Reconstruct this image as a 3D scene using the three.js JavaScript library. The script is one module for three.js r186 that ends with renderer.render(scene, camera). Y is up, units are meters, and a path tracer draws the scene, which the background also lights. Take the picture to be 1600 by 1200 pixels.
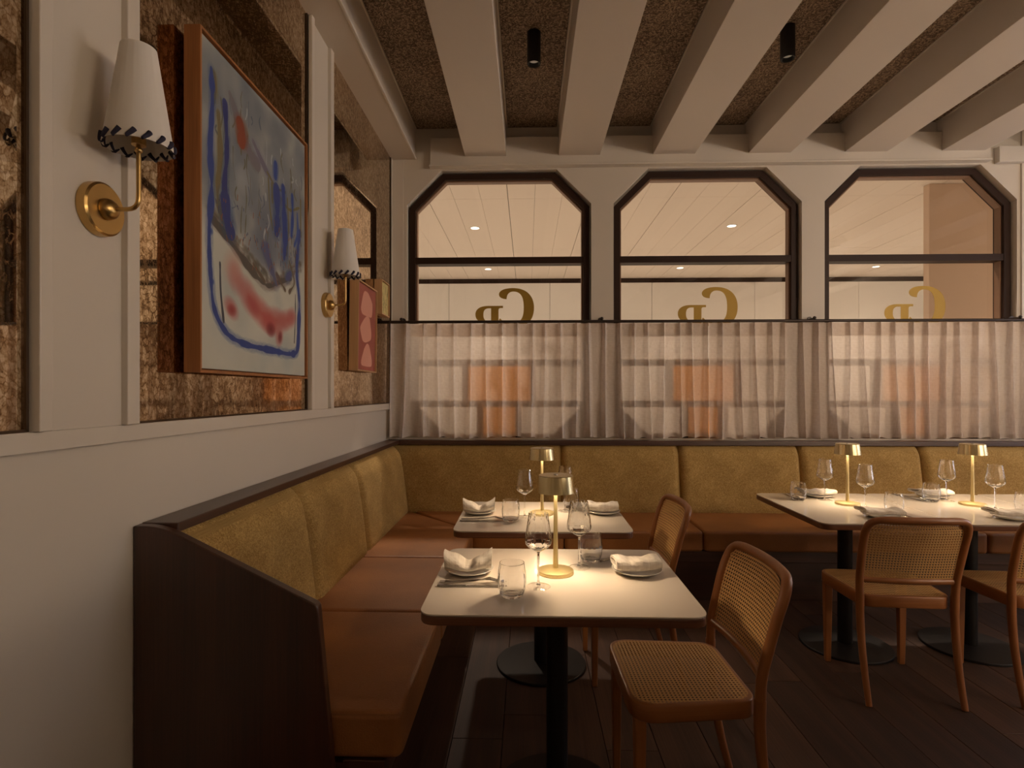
import * as THREE from 'three';
import { RectAreaLightUniformsLib } from 'three/addons/lights/RectAreaLightUniformsLib.js';
import { RoundedBoxGeometry } from 'three/addons/geometries/RoundedBoxGeometry.js';
import { mergeGeometries, mergeVertices, toCreasedNormals } from 'three/addons/utils/BufferGeometryUtils.js';
import { FontLoader } from 'three/addons/loaders/FontLoader.js';

// ---------------------------------------------------------------- camera, sky, exposure
const scene = new THREE.Scene();
const renderer = new THREE.WebGLRenderer({ antialias: true });
renderer.toneMapping = THREE.LinearToneMapping;
renderer.toneMappingExposure = 1.0;
renderer.shadowMap.enabled = true;
RectAreaLightUniformsLib.init();
const F = 860;                                                     // focal length in pixels of the 1600 x 1200 frame
const camera = new THREE.PerspectiveCamera(2 * Math.atan(600 / F) * 180 / Math.PI, 4 / 3, 0.05, 100);
camera.position.set(0, 1.37, 0);
camera.rotation.set(0, Math.atan(24 / F), 0);
camera.setViewOffset(1600, 1200, 0, -13, 1600, 1200);
scene.add(camera);
scene.background = new THREE.Color().setRGB(4.9, 4.8, 5.3);      // flat evening sky, seen only through the side windows

const POWER = {
  tableLamp: 1.15, pendant: 1.3, addedRearPendant: 7.0, corridorSpot: 30, cylinder: 0.5,
};
const WARM = new THREE.Color().setRGB(1.0, 0.74, 0.48);
const AMBER = new THREE.Color().setRGB(1.0, 0.62, 0.34);
const SOFT = new THREE.Color().setRGB(1.0, 0.82, 0.64);

// ---------------------------------------------------------------- room measures (metres; D is the distance from the camera plane)
const WALL_X = -1.098, MIRROR_X = -1.079, BACK_D = 4.35, CEIL = 3.46, SOFFIT = 3.22, RIGHT_X = 6.0, REAR_Z = 2.6;

// ---------------------------------------------------------------- helpers
let seed = 7;
const rnd = () => { seed = (seed * 1664525 + 1013904223) >>> 0; return seed / 4294967296; };
const used = new Map();
function numbered(name) {
  const n = used.get(name) || 0; used.set(name, n + 1);
  return n ? `${name}_${String(n).padStart(3, '0')}` : name;
}
function mesh(name, geo, mat, parent) {
  const m = new THREE.Mesh(geo, mat);
  m.name = parent ? name : numbered(name);
  m.castShadow = m.receiveShadow = true;
  (parent || scene).add(m);
  return m;
}
function thing(name, label, category, [x, y, z] = [0, 0, 0], turn = 0, group) {
  const o = new THREE.Group(); o.name = numbered(name); scene.add(o);
  o.position.set(x, y, z); o.rotation.y = turn; o.userData = { label, category };
  if (group) o.userData.group = group;
  return o;
}
function tag(o, label, category, group) { Object.assign(o.userData, { label, category }); if (group) o.userData.group = group; return o; }
function struct(name, label, category) {
  const o = new THREE.Group(); o.name = name; scene.add(o);
  o.userData = { kind: 'structure', label, category };
  return o;
}
function dup(root, [x, y, z], turn, label) {
  const r = root.clone(); r.name = numbered(root.name.replace(/_\d{3}$/, '')); scene.add(r);
  r.position.set(x, y, z); r.rotation.set(0, turn, 0); r.userData = { ...root.userData, label };
  return r;
}
// uv in metres by dominant normal; v runs along the grain axis ('x','y','z')
function planarUV(g, grain = 'y', su = 1, sv = 1, ou = 0, ov = 0) {
  const p = g.attributes.position, n = g.attributes.normal, uv = new Float32Array(p.count * 2);
  for (let i = 0; i < p.count; i++) {
    const c = { x: p.getX(i), y: p.getY(i), z: p.getZ(i) };
    const a = { x: Math.abs(n.getX(i)), y: Math.abs(n.getY(i)), z: Math.abs(n.getZ(i)) };
    const d = a.x >= a.y && a.x >= a.z ? 'x' : a.y >= a.z ? 'y' : 'z';
    const rest = ['x', 'y', 'z'].filter(k => k !== d);
    const v = rest.includes(grain) ? grain : rest[1], u = rest.find(k => k !== v);
    uv[2 * i] = c[u] * su + ou; uv[2 * i + 1] = c[v] * sv + ov;
  }
  g.setAttribute('uv', new THREE.BufferAttribute(uv, 2));
  return g;
}
const box = (x0, x1, y0, y1, z0, z1) => { const g = new THREE.BoxGeometry(x1 - x0, y1 - y0, z1 - z0); g.translate((x0 + x1) / 2, (y0 + y1) / 2, (z0 + z1) / 2); return g; };
const rbox = (x0, x1, y0, y1, z0, z1, r = 0.004, s = 2) => { const g = new RoundedBoxGeometry(x1 - x0, y1 - y0, z1 - z0, s, r); g.translate((x0 + x1) / 2, (y0 + y1) / 2, (z0 + z1) / 2); return g; };
const boxD = (x0, x1, y0, y1, d0, d1) => box(x0, x1, y0, y1, -d1, -d0);
const rboxD = (x0, x1, y0, y1, d0, d1, r, s) => rbox(x0, x1, y0, y1, -d1, -d0, r, s);
const merge = list => mergeGeometries(list.map(g => { const h = g.index ? g.toNonIndexed() : g.clone(); for (const k of Object.keys(h.attributes)) if (!['position', 'normal', 'uv'].includes(k)) h.deleteAttribute(k); return h; }));
const lathe = (pts, seg = 48) => new THREE.LatheGeometry(pts.map(([r, y]) => new THREE.Vector2(r, y)), seg);
function polyShape(pts) { const s = new THREE.Shape(); pts.forEach(([x, y], i) => i ? s.lineTo(x, y) : s.moveTo(x, y)); s.closePath(); return s; }
function roundShape(pts, r) {                                          // polygon with rounded corners; r a number or one per corner
  const s = new THREE.Shape(), n = pts.length;
  pts.forEach((p, i) => {
    const a = pts[(i + n - 1) % n], b = pts[(i + 1) % n], rr = Array.isArray(r) ? r[i] : r;
    const da = Math.hypot(a[0] - p[0], a[1] - p[1]), db = Math.hypot(b[0] - p[0], b[1] - p[1]);
    const s1 = [p[0] + (a[0] - p[0]) * rr / da, p[1] + (a[1] - p[1]) * rr / da], s2 = [p[0] + (b[0] - p[0]) * rr / db, p[1] + (b[1] - p[1]) * rr / db];
    i ? s.lineTo(...s1) : s.moveTo(...s1);
    s.quadraticCurveTo(p[0], p[1], ...s2);
  });
  s.closePath();
  return s;
}
// a shape drawn in (x, z), extruded upwards from y0 to y1
function slab(shape, y0, y1, bevel = 0, curveSegments = 8, bevelSegments = 2) {
  const g = new THREE.ExtrudeGeometry(shape, { depth: y1 - y0 - 2 * bevel, bevelEnabled: bevel > 0, bevelThickness: bevel, bevelSize: bevel, bevelOffset: -bevel, bevelSegments, curveSegments });
  g.rotateX(Math.PI / 2); g.translate(0, y1 - bevel, 0);
  return g;
}
function sweep(curve, n, rad, seg = 10) {                              // tube with radius (or [rx, ry]) along the way; rad(t)
  const pts = [], nor = [], idx = [], uv = [];
  const fr = curve.computeFrenetFrames(n, false), L = curve.getLength();
  for (let i = 0; i <= n; i++) {
    const t = i / n, p = curve.getPointAt(t); let r = rad(t); if (!Array.isArray(r)) r = [r, r];
    for (let j = 0; j <= seg; j++) {
      const a = j / seg * 2 * Math.PI, c = Math.cos(a), s = Math.sin(a), N = fr.normals[i], B = fr.binormals[i];
      pts.push(p.x + N.x * c * r[0] + B.x * s * r[1], p.y + N.y * c * r[0] + B.y * s * r[1], p.z + N.z * c * r[0] + B.z * s * r[1]);
      nor.push(N.x * c + B.x * s, N.y * c + B.y * s, N.z * c + B.z * s);
      uv.push(j / seg * 0.1, t * L);
    }
  }
  const row = seg + 1;
  for (let i = 0; i < n; i++) for (let j = 0; j < seg; j++) { const a = i * row + j, b = a + 1, c = a + row, d = c + 1; idx.push(a, b, c, b, d, c); }
  for (const e of [0, n]) {                                            // end caps
    const p = curve.getPointAt(e / n), k = pts.length / 3, T = fr.tangents[e], sgn = e ? 1 : -1;
    pts.push(p.x, p.y, p.z); nor.push(T.x * sgn, T.y * sgn, T.z * sgn); uv.push(0, 0);
    for (let j = 0; j < seg; j++) { const a = e * row + j, b = a + 1; e ? idx.push(k, a, b) : idx.push(k, b, a); }
  }
  const g = new THREE.BufferGeometry();
  g.setAttribute('position', new THREE.Float32BufferAttribute(pts, 3)); g.setAttribute('normal', new THREE.Float32BufferAttribute(nor, 3)); g.setAttribute('uv', new THREE.Float32BufferAttribute(uv, 2)); g.setIndex(idx);
  return g;
}
const V = (x, y, z) => new THREE.Vector3(x, y, z);
const spline = (pts, tension = 0.5) => new THREE.CatmullRomCurve3(pts.map(p => V(...p)), false, 'catmullrom', tension);
// grid surface from f(u,v) -> [x,y,z], uv in metres by (su, sv)
function gridSurface(nu, nv, f, su = 1, sv = 1) {
  const pos = [], uv = [], idx = [];
  for (let j = 0; j <= nv; j++) for (let i = 0; i <= nu; i++) { pos.push(...f(i / nu, j / nv)); uv.push(i / nu * su, j / nv * sv); }
  for (let j = 0; j < nv; j++) for (let i = 0; i < nu; i++) { const a = j * (nu + 1) + i, b = a + 1, c = a + nu + 1, d = c + 1; idx.push(a, b, d, a, d, c); }
  const g = new THREE.BufferGeometry();
  g.setAttribute('position', new THREE.Float32BufferAttribute(pos, 3)); g.setAttribute('uv', new THREE.Float32BufferAttribute(uv, 2)); g.setIndex(idx);
  g.computeVertexNormals();
  return g;
}

// ---------------------------------------------------------------- textures
const hash = (x, y, s) => { let h = (x * 374761393 + y * 668265263 + s * 974711) | 0; h = Math.imul(h ^ (h >>> 13), 1274126177); h ^= h >>> 16; return (h >>> 0) / 4294967296; };
function vnoise(x, y, px, py, s) {                                     // value noise that repeats after px, py cells
  const xi = Math.floor(x), yi = Math.floor(y), fx = x - xi, fy = y - yi, u = fx * fx * (3 - 2 * fx), v = fy * fy * (3 - 2 * fy);
  const m = (a, n) => ((a % n) + n) % n, h = (a, b) => hash(m(a, px), m(b, py), s);
  return (h(xi, yi) * (1 - u) + h(xi + 1, yi) * u) * (1 - v) + (h(xi, yi + 1) * (1 - u) + h(xi + 1, yi + 1) * u) * v;
}
const fbm = (x, y, px, py, s, o = 4) => { let a = 0, w = 0.5, t = 0; for (let i = 0; i < o; i++) { a += w * vnoise(x, y, px, py, s + i * 17); t += w; w *= 0.5; x *= 2; y *= 2; px *= 2; py *= 2; } return a / t; };
function worley(x, y, px, py, s) {
  const xi = Math.floor(x), yi = Math.floor(y); let f1 = 9, f2 = 9, id = 0; const m = (a, n) => ((a % n) + n) % n;
  for (let j = -1; j <= 1; j++) for (let i = -1; i <= 1; i++) {
    const cx = xi + i, cy = yi + j, mx = m(cx, px), my = m(cy, py);
    const d = Math.hypot(cx + hash(mx, my, s) - x, cy + hash(mx, my, s + 5) - y);
    if (d < f1) { f2 = f1; f1 = d; id = hash(mx, my, s + 9); } else if (d < f2) f2 = d;
  }
  return [f1, f2, id];
}
const clamp = (x, a = 0, b = 1) => Math.min(b, Math.max(a, x));
const smooth = (a, b, x) => { const t = clamp((x - a) / (b - a)); return t * t * (3 - 2 * t); };
function texture(w, h, fn, srgb = true) {
  const d = new Uint8Array(w * h * 4);
  for (let y = 0; y < h; y++) for (let x = 0; x < w; x++) {
    const c = fn(x / w, y / h), k = (y * w + x) * 4;
    d[k] = clamp(c[0], 0, 255); d[k + 1] = clamp(c[1], 0, 255); d[k + 2] = clamp(c[2], 0, 255); d[k + 3] = c.length > 3 ? clamp(c[3], 0, 255) : 255;
  }
  const t = new THREE.DataTexture(d, w, h, THREE.RGBAFormat);
  t.magFilter = THREE.LinearFilter; t.minFilter = THREE.LinearMipmapLinearFilter; t.generateMipmaps = true;
  t.wrapS = t.wrapT = THREE.RepeatWrapping; if (srgb) t.colorSpace = THREE.SRGBColorSpace; t.needsUpdate = true;
  return t;
}
const rep = (t, u, v) => { const c = t.clone(); c.repeat.set(u, v); c.needsUpdate = true; return c; };
const mixc = (a, b, t) => a.map((x, i) => x + (b[i] - x) * t);
const grey = g => [g, g, g];
function woodTex(dark, light, s, rings = 5) {                           // u across the grain, v along it
  return texture(512, 512, (u, v) => {
    const warp = fbm(u * 4, v * 2, 4, 2, s, 3);
    const ring = 0.5 + 0.5 * Math.sin((u * rings + warp * 1.6) * 2 * Math.PI);
    const fib = vnoise(u * 128, v * 8, 128, 8, s + 3) * 0.6 + vnoise(u * 256, v * 16, 256, 16, s + 4) * 0.4;
    return mixc(dark, light, clamp(0.25 * ring + 0.45 * fib + 0.3 * fbm(u * 6, v * 2, 6, 2, s + 8)));
  });
}
const walnutTex = woodTex([46, 24, 14], [88, 50, 30], 11, 3);
const edgeTex = woodTex([84, 48, 28], [128, 80, 50], 15, 3);
const beechTex = woodTex([140, 84, 42], [176, 114, 62], 21, 4);
const plankTexA = woodTex([52, 31, 20], [92, 60, 41], 31, 3);
const plankTexB = woodTex([44, 26, 17], [80, 50, 34], 41, 4);
const plankTexC = woodTex([58, 37, 25], [102, 69, 50], 51, 3);
const oakTex = woodTex([168, 128, 88], [206, 166, 122], 61, 4);
const frameTex = woodTex([128, 80, 42], [180, 120, 70], 66, 3);
const fibreBump = texture(256, 256, (u, v) => grey(90 + 120 * (vnoise(u * 96, v * 6, 96, 6, 2) * 0.6 + vnoise(u * 48, v * 4, 48, 4, 3) * 0.4)), false);
const weave = (u, v, n) => 0.5 + 0.25 * (Math.sin(u * n * 2 * Math.PI) * Math.sign(Math.sin(v * n * Math.PI)) + Math.sin(v * n * 2 * Math.PI) * Math.sign(Math.sin(u * n * Math.PI)));
const chenilleTex = texture(512, 512, (u, v) => {
  const t = vnoise(u * 128, v * 128, 128, 128, 71) * 0.5 + vnoise(u * 160, v * 40, 160, 40, 72) * 0.25 + vnoise(u * 40, v * 160, 40, 160, 73) * 0.25;
  const patch = fbm(u * 3, v * 3, 3, 3, 75, 4);
  return mixc([138, 106, 52], [204, 170, 106], clamp(smooth(0.2, 0.85, t) * 0.7 + (patch - 0.5) * 0.6 + 0.15));
});
const chenilleBump = texture(512, 512, (u, v) => grey(255 * (vnoise(u * 128, v * 128, 128, 128, 71) * 0.6 + 0.4 * vnoise(u * 160, v * 40, 160, 40, 72))), false);
const leatherTex = texture(512, 512, (u, v) => { const p = fbm(u * 4, v * 4, 4, 4, 81, 5), g = worley(u * 70, v * 70, 70, 70, 82)[0]; return mixc([136, 84, 40], [166, 108, 56], clamp(p * 1.2 - 0.2 + g * 0.2)); });
const leatherBump = texture(512, 512, (u, v) => { const w = worley(u * 90, v * 90, 90, 90, 84); return grey(255 * smooth(0, 0.35, w[1] - w[0])); }, false);
const linenTex = texture(256, 256, (u, v) => { const a = vnoise(u * 64, v * 8, 64, 8, 91), b = vnoise(u * 8, v * 64, 8, 64, 92); return mixc([196, 184, 170], [232, 224, 212], clamp(a * 0.5 + b * 0.5)); });
const linenBump = texture(256, 256, (u, v) => grey(255 * (0.5 * vnoise(u * 64, v * 16, 64, 16, 91) + 0.5 * vnoise(u * 16, v * 64, 16, 64, 92))), false);
const sheerTex = texture(256, 256, (u, v) => { const a = vnoise(u * 80, v * 6, 80, 6, 95), b = vnoise(u * 6, v * 80, 6, 80, 96); return mixc([222, 210, 200], [248, 240, 234], clamp(a * 0.55 + b * 0.45)); });
const woolTex = texture(512, 512, (u, v) => {
  const a = vnoise(u * 90 + 3 * vnoise(u * 20, v * 20, 20, 20, 101), v * 90 + 3 * vnoise(u * 20, v * 20, 20, 20, 102), 90, 90, 103);
  const b = vnoise(u * 200, v * 200, 200, 200, 104), p = fbm(u * 3, v * 3, 3, 3, 105);
  return mixc([86, 70, 56], [206, 184, 158], clamp(smooth(0.2, 0.85, a * 0.55 + b * 0.45) * 0.8 + (p - 0.5) * 0.35));
});
const woolBump = texture(512, 512, (u, v) => grey(255 * (vnoise(u * 90, v * 90, 90, 90, 103) * 0.6 + 0.4 * vnoise(u * 200, v * 200, 200, 200, 104))), false);
// antique mirror: foxed silvering with brown veins between clear islands
const foxed = (u, v) => {
  const wx = 2.6 * fbm(u * 24, v * 16, 24, 16, 111, 3), wy = 2.6 * fbm(u * 24, v * 16, 24, 16, 112, 3);
  const w = worley(u * 70 + wx, v * 44 + wy, 70, 44, 113), w2 = worley(u * 150 + wx, v * 100 + wy, 150, 100, 114);
  const isle = smooth(0.02, 0.30, w[1] - w[0]) * (w[2] > 0.45 ? 1 : 0.45), fine = smooth(0.0, 0.3, w2[1] - w2[0]);
  const n1 = smooth(0.36, 0.64, fbm(u * 80, v * 54, 80, 54, 116, 3)), big = fbm(u * 5, v * 4, 5, 4, 115, 4);
  return clamp(isle * 0.42 + fine * 0.24 + n1 * 0.30 + (big - 0.5) * 0.5);
};
const mirrorTex = texture(1024, 1024, (u, v) => { const k = foxed(u, v); return k < 0.45 ? mixc([112, 88, 64], [186, 160, 128], k / 0.45) : mixc([186, 160, 128], [246, 232, 210], (k - 0.45) / 0.55); });
const mirrorRough = texture(1024, 1024, (u, v) => { const k = foxed(u, v); return [0, 46 - 40 * smooth(0.05, 0.5, k), 255]; }, false);
// woven cane: six-way weave, holes cut by alpha (tile = one cell of 11 mm)
const caneTex = (() => {
  const N = 8;
  return texture(512, 512, (u, v) => {
    const x = u * N, y = v * N, fx = x - Math.floor(x) - 0.5, fy = y - Math.floor(y) - 0.5;
    const d = Math.max(Math.abs(fx), Math.abs(fy), (Math.abs(fx) + Math.abs(fy)) * 0.74);
    const strand = 0.5 + 0.5 * Math.sin((x + y) * 2 * Math.PI) * 0.5 + 0.25 * Math.sin(x * 4 * Math.PI) + 0.15 * hash(Math.floor(x * 6), Math.floor(y * 6), 4);
    const c = mixc([186, 136, 78], [232, 188, 124], clamp(strand));
    return [...c, d < 0.27 ? 0 : 255];
  });
})();

// ---------------------------------------------------------------- materials
const std = o => new THREE.MeshStandardMaterial(o), phys = o => new THREE.MeshPhysicalMaterial(o);
const lin = (r, g, b) => new THREE.Color().setRGB(r, g, b);
const paint = std({ color: lin(0.60, 0.54, 0.46), roughness: 0.55 });
const paintTrim = std({ color: lin(0.62, 0.56, 0.48), roughness: 0.42 });
const beamPaint = std({ color: lin(0.58, 0.51, 0.43), roughness: 0.5 });
const wool = std({ map: woolTex, bumpMap: woolBump, bumpScale: 0.004, roughness: 0.95 });
const darkGap = std({ color: lin(0.03, 0.022, 0.018), roughness: 0.8 });
const walnut = phys({ map: walnutTex, bumpMap: fibreBump, bumpScale: 0.0004, roughness: 0.45, clearcoat: 0.5, clearcoatRoughness: 0.3 });
const edgeWood = phys({ map: edgeTex, bumpMap: fibreBump, bumpScale: 0.0003, roughness: 0.45, clearcoat: 0.3, clearcoatRoughness: 0.3 });
const plankMats = [plankTexA, plankTexB, plankTexC].map(t => std({ map: t, bumpMap: fibreBump, bumpScale: 0.0006, roughness: 0.62 }));
const frameBrown = phys({ color: lin(0.030, 0.014, 0.009), roughness: 0.5, specularIntensity: 0.4 });
const innerBrown = std({ color: lin(0.22, 0.12, 0.07), roughness: 0.45 });
const rodBrown = std({ color: lin(0.028, 0.016, 0.011), roughness: 0.4, metalness: 0.3 });
const chenille = phys({ map: chenilleTex, bumpMap: chenilleBump, bumpScale: 0.0008, roughness: 0.92, sheen: 0.25, sheenColor: lin(0.6, 0.48, 0.25), sheenRoughness: 0.5 });
const leather = phys({ map: leatherTex, bumpMap: leatherBump, bumpScale: 0.0004, roughness: 0.5 });
const beech = phys({ map: beechTex, bumpMap: fibreBump, bumpScale: 0.0003, roughness: 0.42, clearcoat: 0.3, clearcoatRoughness: 0.3 });
const cane = std({ map: caneTex, alphaTest: 0.5, roughness: 0.6, side: THREE.DoubleSide });
const laminate = phys({ color: lin(0.70, 0.62, 0.52), roughness: 0.16, clearcoat: 0.6, clearcoatRoughness: 0.06 });
const blackSteel = std({ color: lin(0.014, 0.011, 0.010), roughness: 0.5, metalness: 0.4 });
const brass = phys({ color: lin(0.74, 0.60, 0.30), metalness: 1, roughness: 0.42 });
const shadeBrass = phys({ color: lin(0.72, 0.60, 0.34), metalness: 1, roughness: 0.27 });
const agedBrass = phys({ color: lin(0.56, 0.37, 0.14), metalness: 1, roughness: 0.32 });
const glass = phys({ color: lin(1, 1, 1), transmission: 1, thickness: 0.01, ior: 1.5, roughness: 0.0 });
const thinGlass = phys({ color: lin(0.985, 0.985, 0.98), transmission: 1, thickness: 0, ior: 1.5, roughness: 0.0 });
const pane = phys({ color: lin(0.97, 0.97, 0.96), transmission: 1, thickness: 0, ior: 1.5, roughness: 0.0 });
const amberPane = phys({ color: lin(0.95, 0.42, 0.09), transmission: 1, thickness: 0, ior: 1.5, roughness: 0.45 });
const china = phys({ color: lin(0.74, 0.70, 0.63), roughness: 0.2, clearcoat: 0.4 });
const linen = std({ map: linenTex, bumpMap: linenBump, bumpScale: 0.0006, roughness: 0.95, side: THREE.DoubleSide });
const steel = std({ color: lin(0.44, 0.42, 0.40), metalness: 1, roughness: 0.2 });
const mirrorMat = std({ map: mirrorTex, metalness: 1, roughness: 1, roughnessMap: mirrorRough });
const bronzeEdge = std({ color: lin(0.10, 0.065, 0.04), metalness: 0.8, roughness: 0.4 });
const goldLeaf = std({ color: lin(0.36, 0.22, 0.03), metalness: 0.35, roughness: 0.5, side: THREE.DoubleSide });
const shadeCloth = phys({ color: lin(0.80, 0.75, 0.68), roughness: 0.95, transmission: 0.15, thickness: 0 });
const navyThread = std({ color: lin(0.018, 0.015, 0.035), roughness: 0.85 });
const sheer = phys({ map: rep(sheerTex, 8, 8), roughness: 0.72, transmission: 0.41, thickness: 0, side: THREE.DoubleSide, specularIntensity: 0.1 });
const stone = std({ color: lin(0.46, 0.41, 0.35), roughness: 0.4 });
const corridorPaint = std({ color: lin(0.92, 0.915, 0.91), roughness: 0.6 });
const corridorCeil = std({ color: lin(0.85, 0.77, 0.70), roughness: 0.7 });
const columnPaint = std({ color: lin(0.78, 0.60, 0.47), roughness: 0.6 });
const glow = (c, k) => std({ color: lin(0.8, 0.8, 0.8), emissive: c, emissiveIntensity: k, roughness: 0.6 });

// ================================================================ SETTING
// ---- floor: dark planks running away from the camera
{
  const fl = struct('floor', 'dark brown wide plank wooden floor', 'floor');
  mesh('subfloor', boxD(WALL_X - 0.3, RIGHT_X + 0.2, -0.1, -0.022, -REAR_Z - 0.2, BACK_D), darkGap, fl);
  const W = 0.2, variants = [0, 1, 2].map(k => [1.7, 2.1].map(L => planarUV(rbox(-W / 2 + 0.001, W / 2 - 0.001, -0.02, 0, -L / 2 + 0.001, L / 2 - 0.001, 0.002, 1), 'z', 2, 0.5, k * 0.31, k * 0.2)));
  for (let i = 0; WALL_X + i * W < RIGHT_X - 0.02; i++) {
    let d = -REAR_Z - 1.7 * hash(i, 3, 5);
    while (d < BACK_D) {
      const l = hash(i, Math.round(d * 10), 8) > 0.5 ? 1 : 0, L = l ? 2.1 : 1.7, k = Math.floor(hash(i, Math.round(d * 7), 9) * 3);
      const L2 = Math.min(L, BACK_D - d), d0 = Math.max(d, -REAR_Z), len = d + L2 - d0;
      if (len > 0.05) {
        const m = mesh('plank', variants[k][l], plankMats[k], fl);
        m.position.set(WALL_X + (i + 0.5) * W, 0, -(d0 + len / 2)); m.scale.z = len / L;
      }
      d += L;
    }
  }
}
// ---- back wall with three tall eight-sided openings
const WIN = [-0.227, 1.408, 3.043].map(x => ({ x })), WIN_W = 1.44, WIN_TOP = 3.12, WIN_BOT = 0.955, CH = 0.272;
const octagon = (cx, w, y0, y1, ch) => [[cx - w / 2, y0 + ch], [cx - w / 2, y1 - ch], [cx - w / 2 + ch, y1], [cx + w / 2 - ch, y1], [cx + w / 2, y1 - ch], [cx + w / 2, y0 + ch], [cx + w / 2 - ch, y0], [cx - w / 2 + ch, y0]];
const inset = (cx, w, y0, y1, ch, t) => octagon(cx, w - 2 * t, y0 + t, y1 - t, ch - t * (2 - Math.SQRT2));
{
  const wb = struct('wall_back', 'cream painted back wall with three eight-sided windows', 'wall');
  const s = polyShape([[WALL_X - 0.2, -0.02], [RIGHT_X + 0.2, -0.02], [RIGHT_X + 0.2, CEIL + 0.1], [WALL_X - 0.2, CEIL + 0.1]]);
  for (const w of WIN) s.holes.push(new THREE.Path(octagon(w.x, WIN_W + 0.02, WIN_BOT - 0.01, WIN_TOP + 0.01, CH).map(p => new THREE.Vector2(...p))));
  const g = new THREE.ExtrudeGeometry(s, { depth: 0.2, bevelEnabled: false }); g.translate(0, 0, -BACK_D - 0.2);
  mesh('wall_face', g, paint, wb);
  mesh('corner_board', boxD(WALL_X, -0.985, 1.02, 3.21, BACK_D - 0.006, BACK_D), paintTrim, wb);
  mesh('side_board', boxD(3.80, 4.4, 1.02, 3.45, BACK_D - 0.012, BACK_D), paintTrim, wb);
  mesh('sill', boxD(WALL_X, RIGHT_X, 0.985, 1.012, BACK_D - 0.03, BACK_D), paintTrim, wb);
  const c = struct('trim_1', 'cream cornice box above the windows under the beams', 'cornice');
  mesh('cornice_box', rboxD(-0.763, 3.53, 3.148, 3.365, 4.295, BACK_D, 0.004), paintTrim, c);
  mesh('cornice_lip', rboxD(-0.772, 3.539, 3.140, 3.156, 4.285, BACK_D, 0.004), paintTrim, c);
  mesh('cornice_return', rboxD(3.60, RIGHT_X, 3.13, 3.25, 4.30, BACK_D, 0.004), paintTrim, c);
}
const font = await new FontLoader().loadAsync('fonts/droid/droid_serif_bold.typeface.json');
function letter(ch, x, y, w, h, d, parent) {                           // letter seen from behind: mirrored left to right; x, y its lower left as seen from inside
  const shapes = font.generateShapes(ch, 1);
  const g = new THREE.ExtrudeGeometry(shapes, { depth: 0.0015, bevelEnabled: false, curveSegments: 24 });
  g.computeBoundingBox(); const b = g.boundingBox;
  g.translate(-b.min.x, -b.min.y, 0); g.scale(w / (b.max.x - b.min.x), h / (b.max.y - b.min.y), 1);
  g.rotateY(Math.PI); g.translate(x + w, y, -d);
  return mesh('gold_letter', g, goldLeaf, parent);
}
WIN.forEach(({ x }, k) => {
  const w = struct(`window_${k + 1}`, ['tall eight-sided window nearest the mirrored wall', 'middle one of the three tall eight-sided windows', 'tall eight-sided window with the column behind it'][k], 'window');
  const D0 = 4.395, D1 = 4.50, T = 0.048, G = 4.475;
  const ring = polyShape(octagon(x, WIN_W, WIN_BOT, WIN_TOP, CH));
  ring.holes.push(new THREE.Path(inset(x, WIN_W, WIN_BOT, WIN_TOP, CH, T).map(p => new THREE.Vector2(...p))));
  const g = new THREE.ExtrudeGeometry(ring, { depth: D1 - D0, bevelEnabled: false }); g.translate(0, 0, -D1);
  mesh('window_frame', g, frameBrown, w);
  const innerRing = polyShape(inset(x, WIN_W, WIN_BOT, WIN_TOP, CH, T - 0.001));
  innerRing.holes.push(new THREE.Path(inset(x, WIN_W, WIN_BOT, WIN_TOP, CH, T + 0.012).map(p => new THREE.Vector2(...p))));
  const bg = new THREE.ExtrudeGeometry(innerRing, { depth: 0.052, bevelEnabled: false }); bg.translate(0, 0, -4.474);
  mesh('inner_ring', bg, innerBrown, w);  // lighter brown ring along the inner edge of the frame
  const iw = WIN_W / 2 - T, rows = [[2.400, 2.452], [1.582, 1.632], [1.252, 1.302]];
  for (const [a, b] of rows) mesh('transom', boxD(x - iw - 0.005, x + iw + 0.005, a, b, D0 + 0.004, D1 - 0.004), frameBrown, w);
  const mull = (mx, y0, y1) => mesh('mullion', boxD(mx - 0.022, mx + 0.022, y0, y1, D0 + 0.006, D1 - 0.006), frameBrown, w);
  const yb = WIN_BOT + T;
  for (const s of [-1, 1]) { mull(x + s * 0.275, 1.302, 1.582); mull(x + s * 0.155, yb, 1.252); }
  const plate = (name, pts, m) => { const q = new THREE.ExtrudeGeometry(polyShape(pts), { depth: 0.004, bevelEnabled: false }); q.translate(0, 0, -G); mesh(name, new THREE.ShapeGeometry(polyShape(pts)).translate(0, 0, -G), m, w); };
  const o = inset(x, WIN_W, WIN_BOT, WIN_TOP, CH, T);                   // inner outline
  plate('pane', [[x - iw, 2.452], [x + iw, 2.452], o[4], o[3], o[2], o[1]], pane);
  plate('pane', [[x - iw, 1.632], [x + iw, 1.632], [x + iw, 2.400], [x - iw, 2.400]], pane);
  for (const s of [-1, 1]) {
    plate('pane', [[x + s * 0.297, 1.302], [x + s * iw, 1.302], [x + s * iw, 1.582], [x + s * 0.297, 1.582]], pane);
    const corner = s < 0 ? [o[0], o[7]] : [o[5], o[6]];
    plate('pane', [[x + s * 0.177, yb], corner[1], corner[0], [x + s * iw, 1.252], [x + s * 0.177, 1.252]], pane);
  }
  plate('amber_pane', [[x - 0.253, 1.302], [x + 0.253, 1.302], [x + 0.253, 1.582], [x - 0.253, 1.582]], amberPane);
  plate('amber_pane', [[x - 0.133, yb], [x + 0.133, yb], [x + 0.133, 1.252], [x - 0.133, 1.252]], amberPane);
  letter('C', x - 0.004, 1.895, 0.285, 0.322, G - 0.004, w);
  letter('P', x - 0.196, 1.838, 0.225, 0.235, G - 0.004, w);
});
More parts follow.
